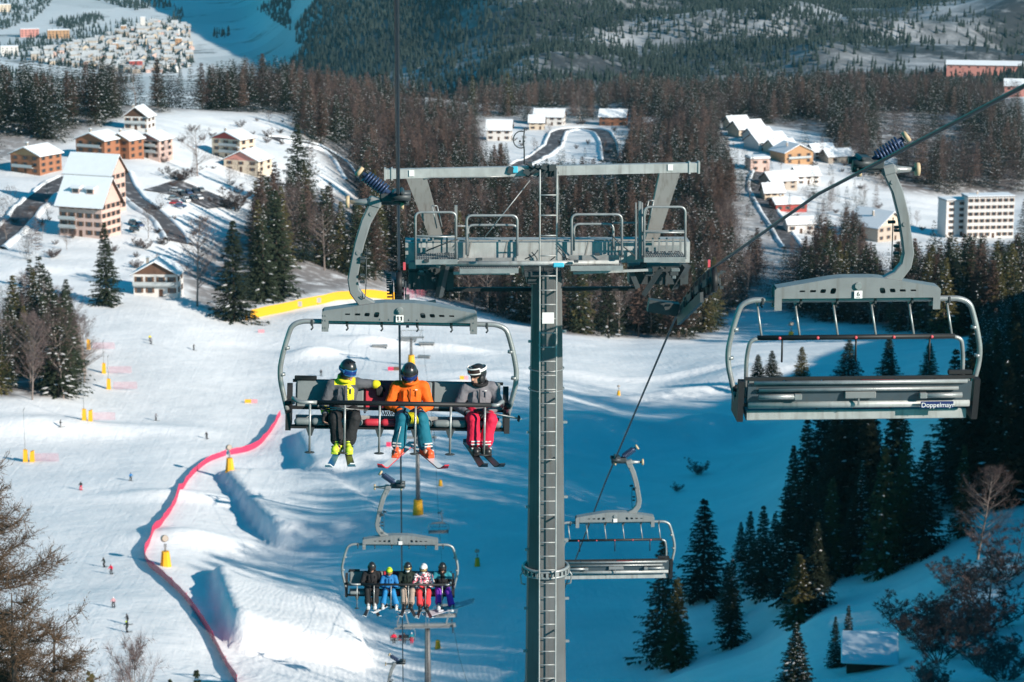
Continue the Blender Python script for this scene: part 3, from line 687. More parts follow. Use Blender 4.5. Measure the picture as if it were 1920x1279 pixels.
# ---- single trees one can point to
NEAR = [ # kind, column, row of the foot, height in picture rows, label, width
 ('near_spruce',1318,1122,205,'tall dark spruce beside the right end of the lower empty chair',1.25),
 ('near_olive',1268,1252,190,'broad olive spruce with a sunlit top at the bottom, right of the lift tower',1.15),
 ('near_spruce',1362,1165,125,'small dark spruce behind the olive spruce right of the tower',1.0),
 ('near_spruce',1428,1118,188,'slim dark spruce standing alone on the shaded snow',1.0),
 ('near_spruce',1388,1052,82,'smallest dark spruce between two tall ones on the shaded snow',1.0),
 ('near_spruce',1484,1010,192,'tall narrow dark spruce at the left front of the right hand stand',.9),
 ('near_olive',1496,1172,150,'spruce with olive top and snow tufts below the tall narrow spruce',1.5),
 ('near_snowy',1490,1300,150,'frosty snow crusted spruce cut by the bottom edge',1.4),
 ('near_spruce',1564,1252,110,'left dark one of the spruce pair above the snowy hut roof',.8),
 ('near_snowy',1588,1248,128,'right snow dusted one of the spruce pair above the snowy hut roof',.85),
 ('near_olive',1556,1088,214,'brown topped spruce at the front of the right hand stand',.9),
 ('near_olive',1652,1080,270,'golden topped spruce tallest in the right hand stand',.9),
 ('near_snowy',1612,1070,225,'snow flecked spruce left of the golden topped spruce',.85),
 ('near_olive',1690,1060,255,'golden topped spruce just right of the tallest golden one',.85),
 ('near_spruce',1730,1045,240,'dark spruce between the golden topped spruces and the purple bare tree',1.1),
 ('near_olive',1802,1005,190,'olive tipped spruce rising behind the purple bare tree',.8),
 ('near_spruce',1600,1060,150,'low dark spruce at the foot of the right hand stand',1.3),
 ('near_spruce',1535,1105,165,'dark spruce beside the snow tufted spruce at the stand edge',1.1),
 ('near_broadleaf',1832,1050,190,'bare purple broadleaf tree at the right edge of the shaded slope',1.25),
 ('near_spruce',200,572,160,'lone tall spruce on the snow in front of the pink hotel',1.05),
 ('spruce_snowy',632,268,92,'lone snow dusted spruce left of the haul rope near the brown slope',1.1),
 ('spruce_snowy',824,224,62,'small snowy spruce on the skyline left of the anemometer',1.1),
 ('spruce_olive',886,216,76,'dark spruce on the skyline between snowy spruce and chalets',1.0),
 ('spruce_olive',952,215,80,'tall dark skyline spruce behind the white chalet',1.1),
 ('near_spruce',1420,728,68,'small spruce leftmost under the bar of the number 6 chair',1.7),
 ('near_spruce',1446,726,74,'slim spruce second from the left under the number 6 chair bar',1.6),
 ('near_olive',1502,728,84,'olive spruce under the left half of the number 6 chair bar',1.5),
 ('near_spruce',1590,728,98,'bushy dark spruce under the middle of the number 6 chair bar',1.7),
 ('near_spruce',1664,732,108,'dark conical spruce right of the bushy one under the number 6 chair bar',1.5),
 ('near_olive',1740,735,100,'olive spruce under the right half of the number 6 chair bar',1.5),
 ('spruce_olive',940,352,86,'dark spruce just below the white chalet by the gantry beam',1.15),
 ('broadleaf',370,330,92,'round bare tree in front of the red chalet',1.3),
 ('broadleaf',1088,232,62,'round bare tree between the two far chalets',1.3),
 ('near_broadleaf',370,575,170,'big bare tree in front of the shaded chalet',1.0),
 ('near_broadleaf',120,748,180,'pale stemmed bare tree in the left hand wood',.8),
 ('near_broadleaf',60,750,170,'second pale bare tree at the left edge of the wood',.8),
 ('near_spruce',440,602,195,'tall spruce with snow tufts at the left end of the yellow padded fence',1.1),
 ('near_spruce',520,560,210,'tall dark spruce above the yellow padded fence',1.1),
 ('near_spruce',560,400,170,'dark spruce right of the car park',1.1),
 ('bush',336,340,44,'small brown bush on the bank above the road',1.6),
 ('bush',440,395,60,'dark bare bush at the edge of the car park',1.7),
]
for kind, u, v, hp, label, wd in NEAR:
    p = gp(u, v); h = hp*p.y/FPX*1.02
    plant(kind, p-Vector((0,0,.2)), h, label, wide=wd)
for u, v, hp, label in [(1700,1190,110,'wide bare bush on the shaded snow, right of the spruce pair'),(1760,1240,130,'dark bare bush right of the hut roof'),(1850,1180,170,'tall bare bush at the right edge low down'),
        (1790,1110,80,'small bare bush below the purple tree'),(1890,1080,120,'bare bush beside the purple tree at the right edge'),(1640,1020,60,'low scrub bush at the foot of the right hand stand'),
        (1880,1275,120,'bare bush in the bottom right corner'),(1310,890,42,'dark low bush on the shaded snow beyond the lower empty chair'),(1270,922,24,'tiny dark shrub left of the low bush on the snow')]:
    p = gp(u, v); plant('bush', p, hp*p.y/FPX, label, wide=1.35)
rb = random.Random(12)
for k in range(20):
    u, v = rb.uniform(1735,1935), rb.uniform(1085,1330)
    if v < 1085+(1800-u)*.45: continue
    p = gp(u, v); plant('bush', p, rb.uniform(2.0,4.6), 'dark bare bush in the thicket on the shaded bank, bottom right', 'bushes of the bottom right thicket', wide=rb.uniform(1.1,1.7))

# off to the right, the wood that shades the slope
its = []
for i in range(380):
    y = RNG.uniform(254, 430); x = y*RNG.uniform(.312 if y < 310 else .285, .48); its.append(('spruce', tuple(gxy(x, y)-Vector((0,0,.2))), RNG.uniform(22,30)-(3 if y > 390 else 0)+(3 if x/y > .33 else 0)))
for i in range(190):  # lower unseen spruces added to keep the bottom right corner in shade
    y = RNG.uniform(110, 235); x = y*RNG.uniform(.36, .64); its.append(('spruce', tuple(gxy(x, y)-Vector((0,0,.2))), RNG.uniform(10,15)))
mass('shading_woodland', its, 'spruce', 'tall dark spruces of the wood beyond the right edge, some added for shade', 'woodland', [M['needle'], M['tree_snow']], base=260)

# ---- near larch at the left, with fine upturned twigs
def near_larch(seed, H, Rm, nb):
    r = random.Random(seed); limb = MB(); V = []; F = []
    def tri(a, b, c): o = len(V); V.extend((tuple(a),tuple(b),tuple(c))); F.append((o,o+1,o+2))
    for i in range(nb):
        t = .12+.86*(i+r.random())/nb; a = r.random()*6.28; L = Rm*((1-t)**.55)*r.uniform(.55,1.15)+.3; z = H*t
        d = Vector((math.cos(a), math.sin(a), 0)); pts = []
        for k in range(7):
            s = k/6; pts.append(d*L*s+Vector((r.uniform(-.08,.08)*s*L*.3, r.uniform(-.08,.08)*s*L*.3, z+L*(-.28*s+.42*s*s*s))))
        limb.tube(pts, [.055*(1-.85*k/6)*(L/Rm+.25) for k in range(7)], 4, 0, False)
        for k in range(int(30*L)+10):
            s = r.uniform(.12,1)*6; i0 = min(5, int(s)); p = pts[i0].lerp(pts[i0+1], s-i0)
            e = (d*r.uniform(-.1,.9)+Vector((-d.y,d.x,0))*r.uniform(-1,1)+Vector((0,0,r.uniform(-.55,.95)))).normalized()*r.uniform(.25,.95)
            n = e.cross(Vector((r.uniform(-1,1),r.uniform(-1,1),r.uniform(-1,1)))).normalized()*.014
            tri(p-n, p+n, p+e)
            for q in range(7):
                b = p+e*r.uniform(.2,1); e2 = (e*.5+Vector((r.uniform(-1,1),r.uniform(-1,1),r.uniform(-.6,1)))*.5).normalized()*r.uniform(.08,.30)
                n = e2.cross(Vector((r.uniform(-1,1),r.uniform(-1,1),r.uniform(-1,1)))).normalized()*.010
                tri(b-n, b+n, b+e2)
                if r.random() < .10:
                    c = b+e2; w = .022
                    tri(c+Vector((w,0,0)), c+Vector((-w,w,0)), c+Vector((0,-w,w*1.5))); tri(c+Vector((w,0,w)), c+Vector((-w,-w,0)), c+Vector((0,w,w*1.5)))
    return limb, V, F
for (u, vtop, d, H, Rm, nb, sd, lab) in [(-70,850,88,22,6.2,88,5,'large bare larch with twiggy upturned branches at the left edge'),(20,1105,80,13,4.0,60,6,'bushy lower larch below the large one in the bottom left corner'),
                                          (100,1160,86,9,2.6,40,9,'olive brown larch top filling the bottom left corner')]:
    top = at(u, vtop, d); g = gxy(top.x, top.y); H = top.z-g.z
    lb, V, F = near_larch(sd, H, Rm, nb); o = empty('larch_tree', g); tag(o, lab, 'larch')
    tb = trunk_mb(H, .26, .0, .99, sd); tb.build('trunk', M['bark'], o); lb.build('limb', M['bark'], o)
    link('crown', tri_mesh('crown', V, F, [M['larch_near']]), o)
for (u, vtop, d, k, lab) in [(225,1195,150,'near_broadleaf','small bare tree poking up at the bottom left of the piste'),(368,1243,160,'near_spruce','small dark spruce tip at the bottom left near the red net'),(318,1262,170,'near_spruce','tiny spruce tip at the bottom edge left of the red net'),(168,1240,120,'near_olive','olive spruce tip in the bottom left corner')]:
    top = at(u, vtop, d); g = gxy(top.x, top.y); plant(k, g-Vector((0,0,.2)), top.z-g.z, lab, wide=.6 if top.z-g.z > 12 else 1)
# ------------------------------------------------------------------ chairlift
GAUGE = 5.75
LEFT = [(-6,6.1),(0,4.4),(20,-1.35),(32.6,-4.9),(44.3,-8.15),(45.6,-8.55),(47,-9.05),(48.4,-9.62),(49.7,-10.25),(65.5,-18.0),(98.4,-34.9),(131,-50.0),(165,-63.0),(200,-73.5),(235,-83.0),(264,-89.2),(268,-90.4),(292,-97.5),(325,-103.5),(362,-104.2),(398,-101.4),(402,-101.6),(470,-111),(530,-118.5),(590,-124.6),(596,-125.0),(720,-131)]
def rope_z(y): return float(np.interp(y, [p[0] for p in LEFT], [p[1] for p in LEFT]))
rp = MB(); rp.tube([(0.0, y, z) for y, z in LEFT], .024, 8); ro = rp.build('haul_rope', M['rope'])
tag(ro, 'taut dark steel haul rope on the left, running straight up the picture', 'rope')
rp = MB(); rp.tube([(GAUGE, y, z-(.62 if y <= 0 else .50 if y <= 20 else .02 if y < 40 else 0)) for y, z in LEFT], .024, 8); ro = rp.build('haul_rope', M['rope'])
tag(ro, 'taut dark steel haul rope on the right, slanting up to the right edge', 'rope')

KP = .00719
def cx(u): return (u-748)*KP
def cz(v, y=0.0): return -(v-370)*KP/.985-y*.185
def holed_plate(outline, holes, y, th):
    bm = bmesh.new(); edges = []
    for loop in [outline]+holes:
        vs = [bm.verts.new((p[0], y, p[1])) for p in loop]
        edges += [bm.edges.new((vs[i], vs[(i+1) % len(vs)])) for i in range(len(vs))]
    bmesh.ops.triangle_fill(bm, use_beauty=True, edges=edges)
    r = bmesh.ops.extrude_face_region(bm, geom=bm.faces[:])
    bmesh.ops.translate(bm, verts=[g for g in r['geom'] if isinstance(g, bmesh.types.BMVert)], vec=(0, th, 0))
    bmesh.ops.recalc_face_normals(bm, faces=bm.faces[:])
    bm.verts.index_update()
    out = ([v.co.copy() for v in bm.verts], [[v.index for v in f.verts] for f in bm.faces]); bm.free(); return out
def rrect(x, z, w, h, sk=0.0):
    c = min(w, h)*.3; P = []
    for sx, sz, a0 in ((1,1,0),(-1,1,90),(-1,-1,180),(1,-1,270)):
        for a in (0,45,90):
            zz = sz*(h/2-c)+c*math.sin(rad(a0+a)); P.append((x+sx*(w/2-c)+c*math.cos(rad(a0+a))+sk*zz, z+zz))
    return P
SEATX = [-1.17+.478*i-.02 for i in range(6)]
POSTX = [cx(u)+.03 for u in (577,643,709,777,844,909)]
def number_plate(parent, txt):
    b = MB(); b.box((0, -.152, cz(600)), (.105, .008, .10), bev=.002); o = b.build('number_plate', M['white'], parent)
    if txt:
        if txt == '11':
            for x in (-.021,.025):
                b = MB(); b.box((x,-.158,cz(599.3)),(.017,.004,.056)); b.bar((x-.003,-.158,cz(599.3)+.024),(x-.017,-.158,cz(599.3)+.014),.004,.009); b.build('digit', M['ink'], o)
        else:
            me = text_mesh(txt, .085); me.materials.append(M['ink']); t = link('number', me, o, (0, -.158, cz(599))); t.rotation_euler = (rad(90),0,0)
        b = MB(); b.box((0, -.158, cz(605)), (.05,.004,.004)); b.build('underline', M['ink'], o)
    return o
def make_chair(bar_up):
    root = empty('lift_chair')
    # grip on the rope
    b = MB(); b.box((-.05,0,.01), (.17,.34,.13), bev=.03); b.box((-.20,0,-.03), (.20,.16,.12), bev=.02); b.box((0,0,.06), (.06,.44,.05), bev=.02); b.cyl((-.34,0,-.09),(.10,0,-.09),.045,n=10); b.box((.06,0,-.05),(.05,.30,.10),bev=.02)
    for y in (-.15,.15): b.cyl((-.14,y,.0),(.12,y,.0),.05,n=10)
    g = b.build('grip', M['dark_steel'], root)
    b = MB(); pts = []
    for k in range(97):
        a = k/96*8*2*math.pi; t = k/96; c = Vector((-.22,0,.06)).lerp(Vector((-.50,0,.26)), t)
        d, s, tt = frame_of(Vector((-.28,0,.20))); pts.append(c+(s*math.cos(a)+tt*math.sin(a))*.075)
    b.tube(pts, .017, 6); b.cyl((-.16,0,.02),(-.54,0,.29),.035,n=8); b.build('grip_spring', M['spring'], g)
    b = MB(); b.cyl((-.56,0,.30),(-.60,0,.33),.075,n=14); b.cyl((-.71,0,-.10),(-.76,0,-.10),.085,n=16); b.cyl((-.02,.0,-.13),(.03,.0,-.13),.06,n=12); b.build('grip_roller', M['wood_roller'], g)
    b = MB(); b.tube([(-.30,0,-.10),(-.48,0,-.10),(-.70,0,-.10)], [.055,.05,.026], 10); b.build('grip_pin', M['galv'], g)
    # hanger arm: flat forged bar curving outwards then back under the rope
    path = [(700,388),(684,420),(672,462),(664,505),(660,530),(664,552),(679,571),(702,584),(730,588)]
    P = [Vector((cx(u)-.02, 0, cz(v))) for u, v in path]; P = [P[0]]+[P[i].lerp(P[i+1], t) for i in range(len(P)-1) for t in (.5,1)]
    W = np.interp(range(len(P)), [0,2,6,12,len(P)-1], [.15,.135,.13,.15,.17])
    b = MB(); vs = []
    for i, p in enumerate(P):
        d = (P[min(i+1,len(P)-1)]-P[max(i-1,0)]).normalized(); s = Vector((d.z,0,-d.x)); w = W[i]/2
        for a, y in ((-1,-.055),(-.8,-.07),(.8,-.07),(1,-.055),(1,.055),(.8,.07),(-.8,.07),(-1,.055)): vs.append(p+s*w*a+Vector((0,y,0)))
    k = len(P); fs = [(i*8+j, i*8+(j+1)%8, (i+1)*8+(j+1)%8, (i+1)*8+j) for i in range(k-1) for j in range(8)]+[tuple(range(7,-1,-1)), tuple((k-1)*8+j for j in range(8))]
    b.add(vs, fs, 0, False); b.box((cx(697), 0, cz(384)), (.19,.17,.14), Matrix.Rotation(rad(15),3,'Y'), bev=.03)
    for u, v in ((667,478),(691,404)): b.cyl((cx(u),-.085,cz(v)),(cx(u),.085,cz(v)),.028,n=10)
    h = b.build('hanger_arm', M['painted_grey'], root)
    b = MB(); b.tube(arc([(cx(683),-.1,cz(470)),(cx(683),-.1,cz(540)),(cx(681),-.1,cz(566)),(cx(672),-.09,cz(560))],.05), .007, 5); b.cyl((cx(679),-.1,cz(478)),(cx(692),-.1,cz(478)),.022,n=8)
    for v in (487,493,520,533): b.box((cx(676),-.09,cz(v)), (.07,.05,.03))
    b.build('brake_lever', M['dark_steel'], h)
    # beam: two holed side plates, top and bottom straps
    out = [(cx(600),cz(628)),(cx(600),cz(592)),(cx(604),cz(588)),(cx(700),cz(572.5)),(cx(720),cz(570.5)),(cx(776),cz(570.5)),(cx(796),cz(572.5)),(cx(892),cz(588)),(cx(896),cz(592)),(cx(896),cz(628)),(cx(883),cz(628)),(cx(883),cz(607)),(cx(613),cz(607)),(cx(613),cz(628))]
    holes = []
    for i, (w, h2) in enumerate([(.07,.022),(.075,.030),(.07,.05),(.07,.075)]):
        x = [cx(649), cx(668), cx(686), cx(704)][i]; holes += [rrect(x, cz(594), w, h2, .2), rrect(-x, cz(594), w, h2, -.2)]
    b = MB(); vs, fs = holed_plate(out, holes, -.125, .012); b.add(vs, fs); vs, fs = holed_plate(out, holes, .113, .012); b.add(vs, fs)
    top = [(604,588),(700,572.5),(720,570.5),(776,570.5),(796,572.5),(892,588)]
    for (u0,v0),(u1,v1) in zip(top[:-1], top[1:]): b.bar((cx(u0),0,cz(v0)-.006),(cx(u1),0,cz(v1)-.006),.225,.012)
    for x in (cx(606), cx(890)): b.box((x,0,cz(608)),(.05,.223,.24))
    for u in (603.5,890,608): 
        for v in (597,606,620): b.cyl((cx(u),-.137,cz(v)),(cx(u),-.124,cz(v)),.011,n=8)
    for u in (712,729,767,783): b.cyl((cx(u),-.139,cz(602)),(cx(u),-.124,cz(602)),.012,n=8)
    bm_ = b.build('beam', M['painted_grey'], root)
    b = MB(); b.tube([(0,-.16,cz(584.5)),(0,.16,cz(584.5))], .045, 14); b.cyl((0,-.18,cz(584.5)),(0,-.155,cz(584.5)),.026,n=10); b.build('pivot_bushing', M['galv'], bm_)
    # bent tube frame
    side = [(600,612),(562,612),(543,620),(536,640),(528,668),(521,702),(522,728),(529,758),(537,792)]
    pts = [(cx(u),0,cz(v)) for u, v in reversed(side)]+[(-cx(u),0,cz(v)) for u, v in side]   # one bent tube, running under the beam
    b = MB(); b.tube(arc(pts,.16,5), .036, 12)
    for u, v in ((526,715),(534,664)):
        for s in (1,-1): b.tube([(s*cx(u),0,cz(v)-.02),(s*cx(u-.3),0,cz(v)+.02)], .041, 12)
    b.build('frame_tube', M['galv'], root)
    for u in (581,648,714,782,847,915):
        b = MB(); b.box((cx(u),-.0,cz(614)),(.035,.09,.085),bev=.01); b.tube([(cx(u)-.0,-.03,cz(616)),(cx(u)+.015,-.05,cz(623)),(cx(u)-.01,-.05,cz(627))],.013,6)
        b.build('hook_clamp', M['dark_steel'], root)
    # seat
    for s in (-1,1):
        b = MB(); b.prism([(s*1.47,.44,-2.74),(s*1.47,.34,-2.72),(s*1.47,.20,-3.0),(s*1.47,-.18,-3.02),(s*1.47,-.22,-3.26),(s*1.47,.34,-3.28),(s*1.47,.40,-3.0)], (s*.075,0,0))
        b.cyl((s*1.47,0,-2.92),(s*1.56,0,-2.92),.05,n=12); b.build('side_bracket', M['black'], root)
    for i, x in enumerate(SEATX):
        mt = M['seat_red'] if i == 2 else M['seat_grey']
        b = MB(); R = Matrix.Rotation(rad(-13),3,'X'); b.box((x,.36,-2.88), (.462,.05,.40), R, bev=.02); b.build('backrest', mt, root)
        b = MB(); R = Matrix.Rotation(rad(-11),3,'X'); b.box((x,.04,-3.19), (.466,.42,.07), R, bev=.02)
        for dx in (-.117,.117): b.capsule((x+dx-.065,-.19,-3.135),(x+dx+.065,-.19,-3.135),.052,n=10)
        b.build('seat_cushion', mt, root)
    b = MB()
    b.bar((-1.47,.42,-2.70),(1.47,.42,-2.70),.03,.04); b.bar((-1.47,.32,-3.06),(1.47,.32,-3.06),.05,.045); b.bar((-1.47,-.12,-3.225),(1.47,-.12,-3.225),.12,.03)
    b.box((-1.29,.38,-2.65),(.31,.05,.06),bev=.01)
    b.box((0,.05,-3.235),(2.84,.40,.02),Matrix.Rotation(rad(-11),3,'X'))
    b.build('seat_frame', M['black'], root)
    b = MB(); b.box((0,.428,-2.91),(2.86,.012,.33), Matrix.Rotation(rad(-13),3,'X')); b.build('back_panel', M['back_panel'], root)
    b = MB(); b.tube([(-1.36,.50,-2.74),(1.36,.50,-2.74)],.026,10); b.tube([(-1.25,.50,-2.83),(1.30,.50,-2.83)],.024,10); b.build('back_rail', M['galv'], root)
    b = MB(); b.tube([(-1.42,.39,-3.05),(1.42,.39,-3.05)],.048,12); b.box((0,.262,-3.215),(2.84,.03,.13),bev=.01); b.build('seat_tube', M['galv_light'], root)
    for s in (-1,1):
        b = MB(); b.tube([(s*1.30,.50,-2.92),(s*.78,.50,-2.92)],.034,10); b.box((s*.80,.50,-2.92),(.10,.075,.075),bev=.01); b.build('damper', M['galv'], root)
    b = MB(); b.box((.0,.47,-2.91),(.40,.06,.09),bev=.01); b.box((.02,.49,-3.0),(.02,.03,.09)); b.build('lock_box', M['painted_grey'], root)
    # restraint bar
    bar = empty('restraint_bar'); bar.parent = root
    b = MB()
    if not bar_up:
        b.tube([(-1.10,-.46,-2.80),(1.27,-.46,-2.80)],.033,10)
        body = b.build('bar_padding', M['black'], bar); b = MB()
        for s, xe in ((-1,-1.10),(1,1.27)): b.tube(arc([(s*1.445,0,-2.92),(s*1.43,-.36,-2.76),(s*1.36,-.46,-2.80),(xe,-.46,-2.80)],.12),.028,9)
        b.build('bar_arm', M['galv'], bar)
        for x in POSTX:
            b = MB(); b.tube([(x,-.46,-2.81),(x,-.47,-3.50)],.0155,8); b.tube([(x,-.47,-3.30),(x,-.47,-3.49)],.011,8)
            b.build('footrest_post', M['galv'], bar)
            b = MB(); b.ell((x,-.47,-3.50),(.072,.06,.011),n=14,k=6); b.prism([(x-.06,-.30,-3.20),(x+.06,-.30,-3.20),(x+.025,-.30,-3.31),(x-.025,-.30,-3.31)],(0,.06,0)); b.build('footrest', M['dark_steel'], bar)
    else:
        b.tube([(-1.27,.1,-2.24),(1.27,.1,-2.24)],.033,10); b.build('bar_padding', M['black'], bar); b = MB()
        for s in (-1,1): b.tube(arc([(s*1.40,.06,-3.03),(s*1.40,.06,-2.50),(s*1.36,.1,-2.27),(s*1.22,.1,-2.24)],.14),.028,9)
        b.build('bar_arm', M['galv'], bar)
        for i in range(6):
            x = -1.235+.49*i
            b = MB(); b.tube([(x,.1,-2.23),(x-.05*(-1),-.08,-1.78)],.0155,8); b.box((x+.045,-.06,-1.80),(.03,.05,.06)); b.build('footrest_post', M['galv'], bar)
        for i in range(3):
            x = -.95+.95*i; b = MB(); b.tube([(x,.1,-2.25),(x,.1,-2.56)],.0125,6); b.build('drop_rod', M['black'], bar)
        for i in range(5):
            x = -.97+.49*i; b = MB(); b.ell((x,.135,-2.24),(.022,.012,.022),n=10,k=6); b.build('red_marker', M['pink_dot'], bar)
    return root
def place(root, X, Y, dz=0.0, rz=0.0, roll=0.0):
    root.rotation_mode = 'XYZ'; root.location = (X, Y, rope_z(Y)+dz); root.rotation_euler = Euler((0, roll, rz)); return root
GR = 'chairs hanging on the lift'
chairA = make_chair(False); chairE = make_chair(True)
number_plate([c for c in chairA.children if c.name.startswith('beam')][0], '')
beamE = [c for c in chairE.children if c.name.startswith('beam')][0]
c2 = copy_tree(chairA); place(c2, 0, 65.5, 0, 0, rad(1.2)); tag(c2, 'occupied six seat chair with five riders, lower left on the rope', 'lift chair', GR)
c3 = copy_tree(chairA); place(c3, 0, 98.4); tag(c3, 'chair cut by the bottom edge below the five riders', 'lift chair', GR)
c4 = copy_tree(chairA); place(c4, 0, 292); tag(c4, 'tiny distant chair with small riders low on the left rope', 'lift chair', GR)
pl = [o for o in copy_tree(chairA).children]  # number 11 chair
c1 = pl[0].parent; place(c1, .05, 32.6, 0, 0, rad(1.6)); tag(c1, 'occupied six seat chair number 11 with three skiers', 'lift chair', GR)
for o in list(c1.children):
    if o.name.startswith('beam'):
        for q in list(o.children):
            if q.name.startswith('number_plate'): bpy.data.objects.remove(q)
        number_plate(o, '11')
def remove_tree(o):
    for c in list(o.children): remove_tree(c)
    bpy.data.objects.remove(o)
remove_tree(chairA)
def plate_back(root, txt):
    for o in root.children:
        if o.name.startswith('beam'):
            n = number_plate(o, txt); n.rotation_euler = (0,0,math.pi); return n
e2 = copy_tree(chairE); plate_back(e2, ''); place(e2, GAUGE, 62.6, 0, math.pi); tag(e2, 'empty chair with raised bar hanging right of the mast, lower one', 'lift chair', GR)
e3 = copy_tree(chairE); place(e3, GAUGE, 362, 0, math.pi); tag(e3, 'tiny empty chair in the shade beside the far mast with yellow base', 'lift chair', GR)
e4 = copy_tree(chairE); place(e4, GAUGE, 312, 0, math.pi); tag(e4, 'tiny empty chair right of the small lower tower', 'lift chair', GR)
place(chairE, GAUGE+.08, 30.1, .06, math.pi); plate_back(chairE, '6'); tag(chairE, 'empty six seat chair number 6 with raised bar, upper right', 'lift chair', GR)
b = MB(); b.box((-.98,.515,-3.04), (.42,.010,.085), bev=.002); lb = b.build('maker_label', M['blue_label'], chairE)
me = text_mesh('Doppelmayr', .085); me.materials.append(M['white']); t = link('maker_lettering', me, lb, (-.99,.524,-3.045)); t.rotation_euler = (rad(90),0,math.pi)

# ------------------------------------------------------------------ tower
TD = 47.0
def T(u, v, dy=0.0): return at(u, v, TD+dy)
tower = empty('lift_tower', gxy(GAUGE/2, TD)); tag(tower, 'grey steel lift tower with ladder, work platforms and gantry', 'lift tower')
bpy.context.view_layer.update()
def tpart(name, mb, mt, parent=None):
    o = link(name, mb.mesh(name, mt)); o.parent = parent or tower; o.matrix_parent_inverse = tower.matrix_world.inverted(); return o
mx = GAUGE/2+.045; zt = T(1021,512).z; zb = gxy(mx, TD).z-.5
b = MB(); n = 8; 
rtop = .31; slope = (.435-.31)/(T(1021,512).z-T(1021,1279).z)
zs = [zt-k*(zt-zb)/8 for k in range(9)]
for a0, a1 in ((0,8),):
    vs = []; 
    for z in zs:
        r = rtop+slope*(zt-z)
        for j in range(n): an = 2*math.pi*(j+.5)/n+.06; vs.append((mx+r*math.cos(an), TD+r*math.sin(an), z))
    fs = [(i*n+j, i*n+(j+1)%n, (i+1)*n+(j+1)%n, (i+1)*n+j) for i in range(8) for j in range(n)]+[tuple(range(n-1,-1,-1)), tuple(8*n+j for j in range(n))]
    fs = [tuple(reversed(f)) for f in fs]; b.add(vs, fs)
tpart('mast', b, M['mast'])
b = MB(); zc = T(1028,1066).z; rc = rtop+slope*(zt-zc)
for dz, rr in ((.06,.035),(-.07,.03)): 
    pts = [(mx+(rc+.05)*math.cos(a), TD+(rc+.05)*math.sin(a), zc+dz) for a in np.linspace(0,2*math.pi,33)]; b.tube(pts, rr, 6, caps=False)
for a in np.linspace(0,2*math.pi,28,endpoint=False): b.box((mx+(rc+.07)*math.cos(a), TD+(rc+.07)*math.sin(a), zc), (.05,.05,.09), Matrix.Rotation(a,3,'Z'))
for s in (-1,1): b.tube([(mx+s*(rc+.05),TD-.1,zc),(mx+s*(rc+.12),TD-.1,zc-.1),(mx+s*(rc+.10),TD-.1,zc-.28),(mx+s*(rc+.02),TD-.1,zc-.3)],.018,6)
tpart('clamp_ring', b, M['galv'])
for dz in (.6, .0):
    pass
b = MB()
for v in (690,728):
    z = T(1021,v).z; r = rtop+slope*(zt-z)+.012; b.tube([(mx+r*math.cos(a), TD+r*math.sin(a), z) for a in np.linspace(0,2*math.pi,25)], .012, 5, caps=False)
tpart('mast_strap', b, M['galv'])
for v in (620,790,930,1010,1120,1200):
    z = T(1021,v).z; r = rtop+slope*(zt-z); b = MB(); b.box((mx+r*.95+.03,TD-.08,z),(.10,.04,.05)); tpart('mast_lug', b, M['galv'])
    b = MB(); b.box((mx-r*.95-.02,TD-.08,z-.2),(.08,.04,.05)); tpart('mast_lug', b, M['galv'])
# ladder
yl = TD-.62; b = MB(); xl = mx-.0; hw = .165
ztop = T(1020,312).z
def lad_y(z): return TD-(rtop+max(0, slope*(zt-z)))-.16
for s in (-1,1): b.tube([(xl+s*hw, lad_y(z), z) for z in np.linspace(ztop, zb+2, 40)], .016, 6)
z = ztop-.3
tpart('ladder_rail', b, M['galv_light'])
b = MB()
z = zb+2.2
while z < ztop-.3:
    b.tube([(xl-hw, lad_y(z), z),(xl+hw, lad_y(z), z)], .012 if z < zt else .014, 6); z += .285 if z < zt-.2 else .40
tpart('ladder_rung', b, M['galv_light']); 
b = MB(); 
for v in (540,640,740,850,960,1060,1170,1260):
    z = T(1021,v).z
    for s in (-1,1): b.bar((xl+s*hw, lad_y(z), z),(xl+s*hw, TD-rtop, z), .03,.03)
tpart('ladder_bracket', b, M['galv'])
b = MB(); p = T(1021,587); b.box((xl, lad_y(p.z)-.02, p.z), (.23,.012,.22)); sg = tpart('sign_plate', b, M['white'])
b = MB(); b.box((xl, lad_y(p.z)-.03, p.z), (.15,.004,.14)); tpart('sign_face', b, mat('sign_face', (.62,.70,.72), .5), sg)
# gantry beam and legs
A, B = T(722,326,0), T(1311,313.5,0)
b = MB(); b.bar(A, B, .16, .185); d = (B-A).normalized()
for t in (.0,.022,.968,.998): q = A.lerp(B, t); b.box(q, (.035,.20,.235))
tpart('gantry_beam', b, M['galv_light'])
b = MB()
for u, v in ((772,325),(1257,314)): q = T(u,v,-.095); b.box(q, (.10,.012,.12))
tpart('gantry_plate', b, M['white'])
for (u0,v0,u1,v1) in ((781,334,819,448),(1255,324,1222,448)):
    b = MB(); p0, p1 = T(u0,v0,.0), T(u1,v1,.35); d = (p1-p0); 
    b.prism([p0+Vector((-.20,-.09,0)), p0+Vector((.20,-.09,0)), p1+Vector((.13,-.09,0)), p1+Vector((-.13,-.09,0))], (0,.18,0)); tpart('gantry_leg', b, M['gantry'])
    s = 1 if u0 < 1000 else -1
    b = MB(); a0 = T(u0+s*29,v0+52,-.15); a1 = T(u0+s*38,v0+94,-.1); b.tube([a0,a1],.014,5); b.tube([a0+Vector((s*.1,0,-.0)),a1+Vector((s*.1,0,.03))],.014,5); b.tube([a0,a0+Vector((s*.1,0,0))],.014,5); tpart('step_iron', b, M['galv'])
